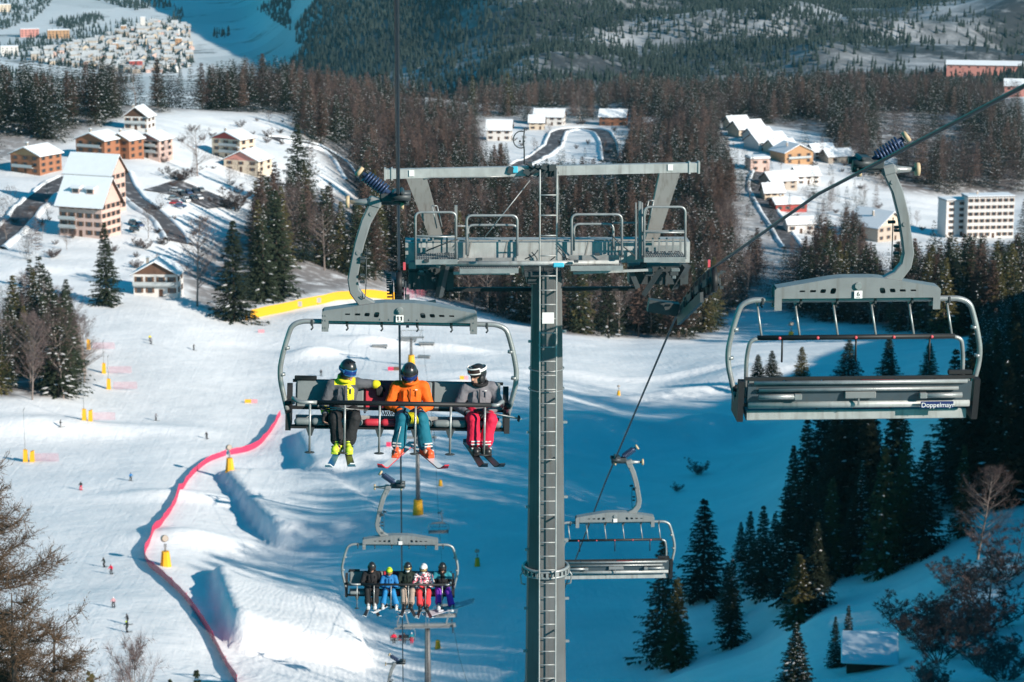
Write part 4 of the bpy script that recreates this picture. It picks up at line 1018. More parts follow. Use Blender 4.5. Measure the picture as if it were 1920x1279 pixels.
# central winch gear at the top of the ladder and the wind gauge
b = MB(); random.seed(3)
for k in range(16):
    p = T(random.uniform(985,1046), random.uniform(310,328), -.12+random.uniform(-.1,.05)); b.box(p, (random.uniform(.04,.14),random.uniform(.04,.1),random.uniform(.04,.14)), Matrix.Rotation(random.uniform(-.6,.6),3,'Y'))
for k in range(7):
    p = T(random.uniform(985,1046),308,-.15); q = T(random.uniform(985,1046),332,-.16); b.tube([p,(p+q)/2+Vector((.05,-.03,.0)),q],.013,5)
tpart('winch_gear', b, M['dark_steel'])
b = MB(); p = T(966,318,-.10); b.box(p, (.10,.06,.13), bev=.01); tpart('tape_wrap', b, M['cyan'])
b = MB(); p = T(957,319,-.09); b.box(p, (.10,.08,.13), Matrix.Rotation(.3,3,'Y')); tpart('lamp_housing', b, M['dark_steel'])
b = MB(); b.tube([T(983,308,-.05),T(983,280,-.05),T(981,266,-.05),T(984,240,-.05)],.014,6)
c = T(977,262,-.05); b.tube([c+Vector((.15*math.cos(a),0,.165*math.sin(a))) for a in np.linspace(rad(60),rad(300),19)],.012,5)
for du in (-.02,.06): b.ell(c+Vector((du,0,-.03)),(.022,.02,.022),n=8,k=6)
tpart('wind_gauge', b, M['dark_steel'])
b = MB(); b.tube([T(994,338,-.14),T(908,446,-.4)],.011,5); b.tube([T(1047,330,-.1),T(1048,440,-.1)],.006,4); b.tube(arc([T(795,336,-.09),T(806,333,-.1),T(900,332,-.1),T(950,331,-.1)],.05),.012,5); tpart('power_cable', b, M['galv'])
# main cross-arm: a deep box girder
A, B = T(760,470,.55), T(1290,468,.55)
b = MB(); b.bar(A, B, .62, .42)
tpart('cross_arm', b, M['galv_light'])
b = MB()
for u in (880,948,1100,1160): q = T(u,470,.235); b.box(q,(.03,.012,.40), Matrix.Rotation(rad(12 if u<1000 else 14),3,'Y'))
b.bar(T(770,452,.22),T(1285,450,.22),.03,.03)
tpart('cross_arm_rib', b, M['gantry'])
b = MB(); b.tube([T(836,495,-.5),T(1160,492,-.5)],.048,10); b.bar(T(850,512,-.45),T(965,512,-.45),.05,.055); b.bar(T(1075,512,-.35),T(1215,506,-.35),.05,.05); tpart('kick_rail', b, M['galv_light'])
b = MB(); p = T(1047,497,-.62); b.box(p,(.22,.07,.09),bev=.02); tpart('tape_wrap', b, M['cyan'])
b = MB(); b.bar(T(830,543,.5),T(1190,541,.5),.10,.075); tpart('tie_bar', b, M['black'])
def railing(u0, u1, vt, vb, dy0, dy1, mid):
    b = MB(); pts = [T(u0,vb,dy0),T(u0,vt,dy0),T(u1,vt,dy1),T(u1,vb,dy1)]; b.tube(arc(pts,.12),.024,8)
    for m_ in mid: b.tube([T(u0,m_,dy0),T(u1,m_,dy1)],.018,6)
    tpart('railing', b, M['galv'])
railing(779,855,398,490,-.55,-.55,(444,)); railing(875,970,404,478,-.7,-.7,()); railing(877,970,422,480,.1,.1,())
railing(1072,1166,402,478,-.7,-.7,()); railing(1076,1150,420,470,.1,.1,()); railing(1208,1285,388,486,-.55,-.55,(436,))
b = MB()
for u, v0, v1, w in ((855,385,492,.055),(1200,378,486,.05),(1193,392,488,.03),(1207,392,486,.03)): b.bar(T(u,v0,-.45),T(u,v1,-.45),w,w)
b.tube([T(855,424,-.45),T(880,424,-.3)],.02,6); b.tube([T(1150,418,-.2),T(1195,418,-.3)],.02,6)
for u in (1192,1198,1204): b.tube([T(u,380,-.2),T(u,486,-.2)],.018,5)
tpart('railing_post', b, M['painted_grey'])
def platform(u0, u1, v, deep, dy):
    b = MB(); A, B = T(u0,v,dy), T(u1,v,dy); w = (B-A).length; c = (A+B)/2
    k = int(w/.045)
    for i in range(k+1): b.box((A.x+w*i/k, c.y+deep/2, c.z), (.008,deep,.03))
    for i in range(5): b.box((c.x, c.y+deep*i/4, c.z), (w,.012,.028))
    b.box((c.x,c.y-.01,c.z-.03),(w,.03,.10)); b.box((c.x,c.y+deep,c.z+.05),(w,.02,.14)); tpart('platform', b, M['galv'])
platform(779,858,488,.75,-.62); platform(862,972,505,.6,-.62); platform(1070,1168,500,.6,-.62); platform(1207,1285,484,.75,-.62)
b = MB()
for u in (790,800,812,828,838,1224,1236,1250,1262,1276): b.bar(T(u,446,-.3),T(u,474,-.3),.035,.035)
b.bar(T(779,443,-.3),T(852,443,-.3),.04,.04); b.bar(T(1208,434,-.3),T(1285,434,-.3),.04,.05); tpart('grip_catcher', b, M['painted_grey'])
b = MB()
for (u0,u1,v0,v1) in ((766,850,498,540),(1178,1288,496,530)):
    b = MB(); A, B = T(u0,(v0+v1)/2,.5), T(u1,(v0+v1)/2,.5); b.bar(A, B, .5, (v1-v0)*.0102)
    for k in range(4): q = A.lerp(B, (k+.5)/4); b.box(q-Vector((0,.27,0)),(.04,.06,(v1-v0)*.0108))
    b.bar(A-Vector((0,.28,-.12)), B-Vector((0,.28,-.12)), .05, .05); tpart('sheave_support', b, M['dark_steel'])
    for k in range(7):
        q = T(random.uniform(u0+6,u1-6), random.uniform(v0-4,v1-6), -.05); b = MB(); b.box(q,(random.uniform(.06,.2),.12,random.uniform(.05,.16)),bev=.015); tpart('bracket', b, M['bolt'] if k % 3 == 0 else M['dark_steel'])
for a_, c_, w_ in ((T(836,496,-.1),T(823,556,.0),.15),(T(1241,502,-.1),T(1207,553,.0),.11),(T(1287,498,.1),T(1262,540,.4),.16),(T(1180,500,.0),T(1196,540,.0),.08)):
    b = MB(); b.bar(a_, c_, w_, .10); tpart('strut', b, M['dark_steel'])
b = MB(); b.box(T(1015,508,.1),(.75,.8,.12),bev=.02); b.box(T(1015,519,.1),(.6,.6,.2),bev=.02)
tpart('mast_head', b, M['dark_steel'])
b = MB()
for k in range(10): p = T(random.uniform(985,1055), random.uniform(455,515), -.2); q = p+Vector((random.uniform(-.3,.3),random.uniform(-.1,.1),-random.uniform(.1,.4))); b.tube(arc([p,(p+q)/2+Vector((.06,-.05,0)),q],.05),.012,5)
b.tube([T(800,470,-.6),T(846,452,-.65),T(858,449,-.6)],.014,5); b.tube([T(1128,420,-.5),T(1160,455,-.5),T(1190,480,-.5)],.014,5)
for u in (800,838,900,1080,1120,1165): b.box(T(u,random.uniform(476,492),-.66),(.09,.06,.05))
tpart('cable_bundle', b, M['dark_steel'])
# sheave trains
for X, lab in ((0.0,'l'),(GAUGE,'r')):
    st = empty('sheave_train'); st.parent = tower; st.matrix_parent_inverse = tower.matrix_world.inverted()
    for k in range(8):
        y = TD-3.7+.58*k; z = rope_z(y)-.245
        b = MB(); b.tube([(X-.055,y,z),(X-.052,y,z),(X+.052,y,z),(X+.055,y,z)],[.19,.225,.225,.19],20)
        o = link('sheave', b.mesh('sheave', M['black'])); o.parent = st
        b = MB(); b.cyl((X-.09,y,z),(X+.09,y,z),.07,n=12); w = link('sheave_hub', b.mesh('sheave_hub', M['dark_steel'])); w.parent = o
    for k in range(4):
        y0 = TD-3.7+1.16*k; y1 = y0+.58
        for s in (-1,1):
            b = MB(); b.bar((X+s*.12,y0,rope_z(y0)-.27),(X+s*.12,y1,rope_z(y1)-.27),.025,.12); o = link('rocker_plate', b.mesh('rocker_plate', M['dark_steel'])); o.parent = st
    s = 1 if X == 0 else -1
    b = MB(); b.bar((X+s*.16,TD-3.3,rope_z(TD-3.3)-.52),(X+s*.16,TD+.3,rope_z(TD+.3)-.50),.06,.2)
    b.bar((X+s*.14,TD+.55,rope_z(TD)-.45),(X+s*.75,TD+.55,rope_z(TD)-.35),.25,.25)
    o = link('main_rocker', b.mesh('main_rocker', M['dark_steel'])); o.parent = st
    b = MB(); 
    for k in range(12): y = TD-3.7+.38*k; b.box((X-s*.15,y,rope_z(y)-.30+random.uniform(-.1,.12)),(.07,.05,.05)); b.box((X-s*.19,y+.2,rope_z(y)-.12),(.10,.03,.03))
    o = link('rope_catcher', b.mesh('rope_catcher', M['dark_steel'])); o.parent = st
    b = MB(); b.box((X+s*.10,TD-3.8,rope_z(TD-3.8)+.06),(.045,.03,.14)); o = link('position_flag', b.mesh('position_flag', M['pink_dot'])); o.parent = st

# far towers of the same line
def far_tower(Y, base_v, label, pad, hgt=None):
    zc = rope_z(Y)-.35; x = GAUGE/2; g = gxy(x, Y); o = empty('lift_tower', (x, Y, g.z)); tag(o, label, 'lift tower')
    hz = zc-g.z
    b = MB(); b.cyl((0,0,-.5),(0,0,hz),.42,.30,12); b.build('mast', M['mast'], o)
    b = MB(); b.bar((-GAUGE/2-.4,0,hz+.15),(GAUGE/2+.4,0,hz+.15),.5,.4); b.box((0,-.6,hz+.1),(GAUGE*.9,.6,.06)); b.build('cross_arm', M['galv'], o)
    b = MB(); b.bar((-GAUGE/2-.2,0,hz+1.9),(GAUGE/2+.2,0,hz+1.9),.15,.18)
    for s in (-1,1): b.bar((s*(GAUGE/2-.3),0,hz+1.9),(s*(GAUGE/2-.7),0,hz+.3),.25,.15)
    b.build('gantry', M['galv'], o)
    for s in (-1,1):
        b = MB()
        for k in range(8): b.tube([(s*GAUGE/2-.05,-2.2+.6*k,hz+.10),(s*GAUGE/2+.05,-2.2+.6*k,hz+.10)],.2,12)
        b.build('sheave_train', M['black'], o)
    b = MB(); b.bar((-.17,-.5,0),(-.17,-.4,hz+2),.04,.04); b.bar((.17,-.5,0),(.17,-.4,hz+2),.04,.04)
    for k in range(int(hz/.6)): b.bar((-.17,-.49,.4+.6*k),(.17,-.49,.4+.6*k),.03,.03)
    b.build('ladder', M['galv'], o)
    if pad:
        b = MB(); b.cyl((0,0,-.2),(0,0,2.6),.95,.75,14); b.build('safety_pad', M['yellow'], o)
far_tower(266, 1279, 'small lower lift tower below the five riders', False)
far_tower(400, 965, 'distant lift tower with yellow padded base in the shade', True)
far_tower(593, 700, 'farthest small lift tower behind the top beam of the number 11 chair', True)
# ------------------------------------------------------------------ people
def cloth(name, c, bump=0.25, var=.15): return mat(name, c, .75, 0, var, 14, bump*.5, 22, spec=.25)
M['skin'] = mat('skin', (.50,.27,.19), .55, 0, .08, 20)
M['eye'] = mat('eye', (.03,.02,.02), .2)
M['lip'] = mat('lip', (.34,.12,.10), .5)
M['helmet_black'] = mat('black_helmet', (.020,.022,.025), .32, 0, .2, 10, spec=.5, coat=.3)
M['helmet_white'] = mat('white_helmet', (.75,.75,.76), .35)
M['helmet_lime'] = mat('lime_helmet', (.50,.72,.03), .35)
M['lens_blue'] = mat('blue_lens', (.02,.06,.26), .12, .3, .4, 25, spec=.8)
M['lens_dark'] = mat('dark_lens', (.05,.03,.025), .12, .2, .3, 20, spec=.8)
M['lens_gold'] = mat('amber_lens', (.45,.30,.12), .15, .3, .3, 20, spec=.8)
M['glove'] = cloth('black_glove', (.018,.018,.020))
M['hair'] = mat('dark_hair', (.025,.016,.012), .8)
def rotz(a): return Matrix.Rotation(rad(a),3,'Z')
def rotx(a): return Matrix.Rotation(rad(a),3,'X')
def vec(p): return Vector(p)
def add_hand(mb, wrist, d, nrm, curl=35, k=1.0, r=.0095, side=1):
    d = vec(d).normalized(); n = vec(nrm); n = (n-d*n.dot(d)).normalized(); s = d.cross(n)*side; w = vec(wrist)
    for i in range(4):
        o = (-.030+.020*i)*k; mb.capsule(w+d*.01*k+s*o*.6, w+d*.085*k+s*o, (r+.005)*1.0, r+.004, 8)
    for i, L in enumerate((.068,.078,.074,.056)):
        o = (-.030+.020*i)*k; p = w+d*.088*k+s*o*1.05; a = rad(curl*.55)
        e = d*math.cos(a)+n*math.sin(a); q = p+e*L*.5*k; a2 = rad(curl*1.4); e2 = d*math.cos(a2)+n*math.sin(a2); t = q+e2*L*.5*k
        mb.capsule(p, q, r+.001, r, 8); mb.capsule(q, t, r, r*.85, 8)
    p = w+d*.03*k-s*.030*k; q = p+(d*.6-s*.75+n*.25).normalized()*.042*k; t = q+(d*.9-s*.05+n*.45).normalized()*.036*k
    mb.capsule(w+d*.015*k-s*.015*k, p, r+.006, r+.004, 8); mb.capsule(p, q, r+.004, r+.001, 8); mb.capsule(q, t, r+.001, r*.9, 8)
def ski_mesh(L, col, edge, w=.095):
    b = MB(); n = 14; top = []; 
    for i in range(n+1):
        t = i/n; y = -L*.56+L*t; ww = w*(.5+.12*abs(2*t-1)**2)*(1 if .05 < t < .97 else .55)
        z = .012+(.10*((.16-t)/.16)**2 if t < .16 else 0)+(.02*((t-.94)/.06)**2 if t > .94 else 0)
        top.append((y, ww, z))
    vs = []; 
    for y, ww, z in top: vs += [(-ww,y,z),(ww,y,z),(ww,y,z-.016),(-ww,y,z-.016)]
    fs = [(3,2,1,0), tuple(n*4+j for j in range(4))]; mi = [1,1]
    for i in range(n):
        a = i*4
        for j in range(4): fs.append((a+j, a+(j+1)%4, a+4+(j+1)%4, a+4+j)); mi.append(0 if j == 0 else 1)
    o = len(b.v); b.v += vs
    for f, m_ in zip(fs, mi): b.f.append(f); b.m.append(m_); b.s.append(False)
    b.box((0,-.12,.035),(.07,.10,.045),m=2,bev=.01); b.box((0,.17,.04),(.075,.12,.06),m=2,bev=.01); b.box((0,.02,.02),(.06,.24,.02),m=2)
    return b.mesh('ski', [col, edge, M['black']])
def person(label, world, c, group=None, fine=True):
    """seated figure facing -Y, origin at the hip joints; c holds joints and materials"""
    vx = .0075 if fine else .012; g = c.get
    hip = [vec((-.10,0,0)), vec((.10,0,0))]; knee = [vec(p) for p in g('knee')]; ank = [vec(p) for p in g('ankle')]
    sh = [vec(p) for p in g('shoulder', ((-.185,.02,.37),(.185,.02,.37)))]; el = [vec(p) for p in g('elbow')]; wr = [vec(p) for p in g('wrist')]
    pel, che, nek = vec((0,.02,.05)), vec(g('chest',(0,.04,.28))), vec(g('neck',(0,.0,.42)))
    hc = vec(g('head',(0,-.03,.56))); R = rotz(g('yaw',0)) @ rotx(g('pitch',0)); hd = g('hand')
    H = lambda p: hc+R @ vec(p)
    # ---- one continuous body
    b = MB()
    b.ell(pel,(.155,.115,.12)); b.ell((pel+che)/2,(.145,.105,.16)); b.ell(che,(.165,.115,.15)); b.capsule(sh[0],sh[1],.062); b.capsule(che,nek,.09,.06); b.capsule(nek,H((0,.02,-.02)),.055,.055)
    for i in (0,1):
        b.capsule(hip[i],knee[i],.088,.060); b.capsule(knee[i],ank[i],.058,.040); b.capsule(ank[i]+vec((0,.03,-.03)),ank[i]+vec((0,-.14,-.05)),.040,.032)
        b.capsule(sh[i],el[i],.055,.043); b.capsule(el[i],wr[i],.042,.029); add_hand(b, wr[i], hd[i][0], hd[i][1], hd[i][2], side=1 if i == 0 else -1)
    b.ell(H((0,.015,.035)),(.076,.096,.105),R,20,14); b.ell(H((0,-.03,-.055)),(.056,.066,.062),R,16,10)
    b.capsule(H((0,-.088,.02)),H((0,-.110,-.020)),.010,.016,8); b.capsule(H((-.03,-.082,.032)),H((.03,-.082,.032)),.014,.014,8); b.capsule(H((-.018,-.088,-.058)),H((.018,-.088,-.058)),.010,.010,8); b.ell(H((0,-.082,-.092)),(.022,.02,.018),R)
    for s in (-1,1): b.ell(H((s*.077,.012,-.005)),(.012,.024,.032),R)
    me = voxel(b, 'person', M['skin'], vx, 2); root = link('person', me); tag(root, label, 'person', group); root.matrix_world = world
    P = lambda name, mesh_, par=root: link(name, mesh_, par)
    # ---- face
    for s in (-1,1):
        e = MB(); e.ell(H((s*.030,-.083,.012)),(.012,.010,.009),R,10,8); e.build('eye', M['eye'], root)
    e = MB(); e.capsule(H((-.022,-.097,-.058)),H((.022,-.097,-.058)),.004,.004,6); e.build('mouth', M['lip'], root)
    if g('mask'):
        e = MB(); e.ell(H((0,-.04,-.05)),(.066,.078,.052),R,16,10); P('face_mask', voxel(e,'face_mask',M[g('mask')],.01,1))
    if g('beard'):
        e = MB(); e.ell(H((0,-.042,-.082)),(.054,.062,.036),R,16,10); P('beard', voxel(e,'beard',M['hair'],.008,1))
    # ---- trousers
    t = MB(); t.ell(pel+vec((0,0,.0)),(.185,.145,.13)); 
    for i in (0,1):
        cuff = knee[i].lerp(ank[i], g('cuff',.88)); mid = knee[i].lerp(ank[i],.5)
        t.capsule(hip[i],knee[i],.112,.090,14); t.capsule(knee[i],mid,.088,.088,14); t.capsule(mid,cuff,.092,.104,14)
    P('trousers', voxel(t,'trousers',M[g('pants')],.012 if fine else .02,1,.026))
    # ---- jacket with collar and hood
    j = MB(); j.ell(pel+vec((0,.0,.05)),(.185,.15,.13)); j.ell((pel+che)/2+vec((0,-.01,.03)),(.172,.145,.17)); j.ell(che,(.185,.15,.16)); j.capsule(sh[0],sh[1],.082,.082,14); j.capsule(che+vec((0,0,.08)),nek+vec((0,.01,.0)),.12,.088,14)
    for i in (0,1): j.capsule(sh[i],el[i],.080,.064,14); j.capsule(el[i],el[i].lerp(wr[i],.93),.063,.052,14)
    if g('hood',True): j.ell(nek+vec((0,.075,.045)),(.115,.075,.075))
    for s in (-1,1): j.box(che+vec((s*.09,-.135,-.02)),(.012,.02,.16))
    jm = voxel(j,'jacket',[M[x] for x in g('jacket')],.010 if fine else .018,1,.027)
    if len(g('jacket')) > 1:
        rule = g('rule')
        for pl_ in jm.polygons: pl_.material_index = rule(pl_.center)
    jo = P('jacket', jm)
    col = MB(); ring = [nek+vec((.098*math.cos(a),.092*math.sin(a)-.015,.035+.022*math.sin(a))) for a in np.linspace(0,2*math.pi,17)]; col.tube(ring,.026,8,caps=False); P('collar', col.mesh('collar', M[g('collar', g('jacket')[0])]), jo)
    pk = MB()
    for s in (-1,1): pk.box(pel+vec((s*.10,-.150,.12)),(.085,.035,.014),rotz(s*12)); pk.box(che+vec((s*.085,-.150,.03)),(.012,.02,.07))
    P('pocket_flap', pk.mesh('pocket_flap', M[g('jacket')[0]]), jo)
    if fine: lg = MB(); lg.box(che+vec((.085,-.163,.085)),(.032,.012,.010)); P('chest_mark', lg.mesh('chest_mark', M['white']), jo)
    zi = MB(); zi.tube([che+vec((0,-.158,.10)),che+vec((0,-.166,0)),pel+vec((0,-.165,.10))],.006,6); P('zip', zi.mesh('zip', M['ink']), jo)
    # ---- gloves, boots
    for i in (0,1):
        q = MB(); add_hand(q, wr[i], hd[i][0], hd[i][1], hd[i][2], 1.14, .0155, 1 if i == 0 else -1); q.capsule(el[i].lerp(wr[i],.80),wr[i]+vec(hd[i][0]).normalized()*.02,.056,.040,12)
        P('glove', voxel(q,'glove',M['glove'],.008 if fine else .012,1))
        if g('cuffs'):
            q = MB(); q.capsule(el[i].lerp(wr[i],.66),el[i].lerp(wr[i],.84),.064,.060,14); P('cuff', q.mesh('cuff', M[g('cuffs')]))
        q = MB(); a = ank[i]; fy = rotz(g('footyaw',(0,0))[i]); F = lambda p: a+fy @ vec(p)
        q.capsule(F((0,.01,.10)),F((0,.0,-.02)),.078,.070,14); q.capsule(F((0,.06,-.06)),F((0,-.17,-.065)),.062,.056,12); q.box(F((0,-.05,-.105)),(.10,.33,.04),fy,bev=.01); q.capsule(F((0,-.04,.06)),F((0,-.06,.02)),.045,.05,10)
        bt = P('boot', voxel(q,'boot',M[g('boot')],.009 if fine else .014,1))
        q = MB()
        for zz in (.06,.02,-.03,-.06): q.box(F((0,-.088 if zz > -.02 else -.13,zz)),(.12,.04,.018),fy,bev=.004)
        q.box(F((0,.015,.115)),(.12,.12,.02),fy,bev=.008); P('buckle', q.mesh('buckle', M[g('buckle','black')]), bt)
        sk = g('ski')
        if sk and sk[i]:
            L, yaw, pit, col_, edg = sk[i]; o = link('ski', ski_mesh(L, M[col_], M[edg]), root); o.location = F((0,-.03,-.135)); o.rotation_euler = Euler((rad(pit),0,rad(yaw)))
    # ---- helmet
    h = MB(); hr = (.108,.128,.128)
    keep = lambda q: q.z > -.015 or (q.y > .01 and q.z > -.085)
    h.ell(H((0,.015,.05)), hr, R, 28, 18, keep=keep)
    o = P('helmet', h.mesh('helmet', M[g('helmet','helmet_black')])); so = o.modifiers.new('thick','SOLIDIFY'); so.thickness = .016; so.offset = -1
    for s in (-1,1): q = MB(); q.ell(H((s*.092,.0,-.030)),(.022,.052,.058),R,12,8); P('ear_pad', q.mesh('ear_pad', M['black']), o)
    q = MB(); q.tube([H((-.09,-.01,-.07)),H((-.05,-.05,-.115)),H((0,-.06,-.122)),H((.05,-.05,-.115)),H((.09,-.01,-.07))],.008,6); P('chin_strap', q.mesh('chin_strap', M['black']), o)
    q = MB()
    for xx in (-.05,-.017,.017,.05): q.box(H((xx,-.03,.168-.6*xx*xx*8)),(.012,.06,.012),R,bev=.004)
    P('vent', q.mesh('vent', M['ink']), o)
    # ---- goggles
    up = g('goggles_up',0.0); gr = (.102+.014*(up>0),.128+.016*(up>0),.13)
    def band(z0, z1, ymax, k): return lambda q: z0 < q.z < z1 and q.y < ymax
    q = MB(); cc = H((0,.015,.02+up)); q.ell(cc,(gr[0],gr[1],.16),R,40,30,keep=band(-.034,.034,-.045,0)); go = P('goggles', q.mesh('goggles', M[g('lens','lens_blue')])); so = go.modifiers.new('thick','SOLIDIFY'); so.thickness = .012; so.offset = 1
    q = MB()
    for zz in (-.037,.037): q.tube([cc+R @ vec((gr[0]*1.04*math.sin(a),-gr[1]*1.04*math.cos(a),zz)) for a in np.linspace(-1.2,1.2,15)],.010,6)
    for s in (-1,1): q.tube([cc+R @ vec((s*gr[0]*1.04*math.sin(1.2),-gr[1]*1.04*math.cos(1.2),zz)) for zz in (-.037,0,.037)],.010,6)
    P('goggle_frame', q.mesh('goggle_frame', M[g('gframe','black')]), go)
    q = MB(); sr = (.114,.134)
    for dz in (-.012,0,.012): q.tube([H((sr[0]*math.sin(a),.015-sr[1]*math.cos(a),.028+up*.9+dz)) for a in np.linspace(1.15,2*math.pi-1.15,22)],.008,6,caps=True)
    P('goggle_strap', q.mesh('goggle_strap', M[g('gframe','black')]), go)
    return root
for n_, c_ in dict(j_grey=(.085,.092,.105), j_yellow=(.72,.62,.02), j_orange=(.80,.135,.012), j_mid=(.17,.165,.185), j_black=(.016,.016,.018), j_blue=(.02,.16,.40), j_green=(.012,.022,.018), j_teal=(.02,.20,.26), j_pinkw=(.55,.30,.33),
                  p_black=(.020,.021,.023), p_teal=(.010,.135,.195), p_red=(.66,.018,.06), p_blue=(.02,.20,.45), p_tan=(.36,.28,.23), p_coral=(.72,.05,.06), p_purple=(.17,.03,.36), p_dark=(.03,.03,.035)).items(): M[n_] = cloth(n_, c_)
def spotted():
    m = bpy.data.materials.new('spotted_pink'); n, l, b = nodes(m); tc = n.new('ShaderNodeTexCoord'); v = n.new('ShaderNodeTexVoronoi'); v.inputs['Scale'].default_value = 24
    l.new(tc.outputs['Object'], v.inputs['Vector']); s = n.new('ShaderNodeSeparateColor'); l.new(v.outputs['Color'], s.inputs[0]); r = n.new('ShaderNodeValToRGB'); r.color_ramp.interpolation = 'CONSTANT'
    r.color_ramp.elements[0].color = (.75,.66,.66,1); r.color_ramp.elements[1].position = .5; r.color_ramp.elements[1].color = (.62,.10,.16,1); e = r.color_ramp.elements.new(.78); e.color = (.03,.02,.03,1)
    l.new(s.outputs[0], r.inputs[0]); l.new(r.outputs[0], b.inputs['Base Color']); b.inputs['Roughness'].default_value = .7; return m
M['j_spot'] = spotted()
for n_, c_, r_ in (('b_lime',(.58,.72,.05),.4),('b_orange',(.80,.10,.03),.4),('b_black',(.02,.02,.022),.4),('b_white',(.6,.6,.6),.4),('s_white',(.72,.74,.76),.3),('s_blue',(.02,.13,.30),.3),('s_black',(.025,.025,.03),.35),('s_red',(.62,.03,.05),.4)): M[n_] = mat(n_, c_, r_, 0, .08, 10)

bpy.context.view_layer.update()
W1 = c1.matrix_world.copy()
def seat1(u, y=.165): return W1 @ Matrix.Translation((cx(u), y, -3.07))
def kk(u0, pts, y):   # knees / ankles from their sideways place
    return [(cx(u)-cx(u0), y, z) for u, z in pts]
person('skier in charcoal jacket with yellow scarf collar and lime boots, arm along the backrest', seat1(645), dict(
    knee=[(-.13,-.46,.02),(.15,-.46,.02)], ankle=[(-.07,-.45,-.33),(.055,-.45,-.33)], footyaw=(-14,10),
    shoulder=((-.18,.03,.37),(.185,.06,.385)), elbow=[(-.275,-.06,.13),(.345,.16,.36)], wrist=[(-.255,-.40,.055),(.465,.12,.36)],
    hand=[((.0,-.35,-.9),(.4,-.7,0),55),((.15,-.30,-.9),(0,.6,-.3),40)], chest=(0,.05,.28), neck=(.01,.02,.43), head=(.045,-.03,.575), yaw=38, pitch=14, beard=False,
    pants='p_black', jacket=('j_grey','j_yellow'), rule=lambda q: 1 if (q.z > .385 and q.z < .50 and abs(q.x) < .145 and q.y < .10) or (abs(q.x-.085) < .045 and q.z > .19 and q.z < .42 and q.y < -.04) else 0,
    collar='j_yellow', cuffs='j_yellow', boot='b_lime', buckle='b_black', helmet='helmet_black', lens='lens_blue', gframe='s_blue', ski=[(1.65,-7,2,'s_blue','s_white'),(1.65,5,1,'s_black','s_white')]))
person('skier in bright orange jacket, teal trousers and orange boots, head bowed', seat1(771), dict(
    knee=[(-.105,-.46,.02),(.165,-.46,.02)], ankle=[(-.15,-.44,-.37),(.225,-.44,-.37)], footyaw=(-14,22),
    elbow=[(-.30,-.05,.11),(.275,-.05,.11)], wrist=[(-.12,-.26,.07),(.11,-.26,.07)], hand=[((.7,-.6,-.3),(0,-.3,-.9),50),((-.7,-.6,-.3),(0,-.3,-.9),50)],
    chest=(0,.03,.27), neck=(0,-.02,.42), head=(-.015,-.085,.555), yaw=0, pitch=26, pants='p_teal', jacket=('j_orange',), boot='b_orange', buckle='b_white', lens='lens_blue', gframe='black',
    ski=[(1.6,-16,0,'s_white','s_red'),(1.6,17,0,'s_white','s_red')], cuff=.92))
person('skier in mid grey jacket and red trousers with white goggles pushed up', seat1(905), dict(
    knee=[(-.09,-.45,.02),(.155,-.45,.02)], ankle=[(-.075,-.43,-.33),(.075,-.43,-.33)], footyaw=(10,14),
    shoulder=((-.185,.0,.35),(.185,.04,.37)), elbow=[(-.30,-.05,.10),(.285,.0,.10)], wrist=[(-.13,-.28,.05),(.06,-.30,.06)], hand=[((.8,-.5,-.2),(0,-.3,-.9),55),((-.8,-.5,-.1),(0,-.3,-.9),55)],
    chest=(0,.04,.27), neck=(0,.0,.41), head=(-.03,-.05,.545), yaw=-50, pitch=12, beard=True, pants='p_red', jacket=('j_mid',), collar='j_black', boot='b_black', buckle='b_white', helmet='helmet_black', goggles_up=.09, lens='lens_dark', gframe='white',
    ski=[(1.45,9,2,'s_black','s_black'),(1.45,15,2,'s_black','s_black')]))
b = MB(); b.ell((0,.16,.26),(.16,.09,.2)); 
pk = voxel(b,'backpack',M['j_black'],.02,1); o = link('backpack', pk); o.matrix_world = seat1(913); tag(o, 'black backpack on the back of the skier in grey', 'backpack')
def ski_pole(p0, p1, label, W):
    p0, p1 = vec(p0), vec(p1); o = empty('ski_pole'); o.matrix_world = W @ Matrix.Translation(p0); tag(o, label, 'ski pole'); d = p1-p0
    b = MB(); b.tube([(0,0,0), d], [.009,.007], 7); b.build('shaft', M['galv'], o)
    b = MB(); e = d.normalized(); b.capsule(-e*.04, e*.09, .017, .014, 8); b.build('handle', M['black'], o)
    b = MB(); c = d*.94; f, s, t = frame_of(e); b.tube([c+(s*math.cos(a)+t*math.sin(a))*.04 for a in np.linspace(0,6.283,13)],.006,5,caps=False); b.tube([c-s*.04,c+s*.04],.004,4); b.tube([c-t*.04,c+t*.04],.004,4); b.build('basket', M['black'], o)
bz = -2.92
ski_pole((cx(605),-.30,-2.90),(cx(690),-.05,-3.0), 'ski pole across the lap of the skier with yellow scarf', W1)
ski_pole((cx(606),-.31,-2.93),(cx(668),.0,-3.02), 'second ski pole held low by the skier with yellow scarf', W1)
ski_pole((cx(903),-.25,-2.93),(cx(984),-.20,-3.045), 'upper ski pole sticking out right past the skier in grey', W1)
ski_pole((cx(901),-.23,-2.95),(cx(986),-.17,-3.065), 'lower ski pole sticking out right past the skier in grey', W1)
ski_pole((cx(760),-.30,-2.95),(cx(742),-.50,-3.50), 'ski pole hanging down beside the left leg of the orange skier', W1)
ski_pole((cx(781),-.30,-2.95),(cx(812),-.30,-3.50), 'ski pole hanging down by the right knee of the orange skier', W1)
b = MB()
for k in range(5): b.tube(arc([(cx(768)+.02*k,-.34,-2.95),(cx(775)+.02*k,-.40,-3.02),(cx(772)+.025*k,-.36,-3.10)],.04),.009,6)
o = b.build('pole_straps', M['j_yellow']); o.matrix_world = W1; tag(o, 'yellow and black pole straps in the lap of the orange skier', 'strap')
b = MB(); 
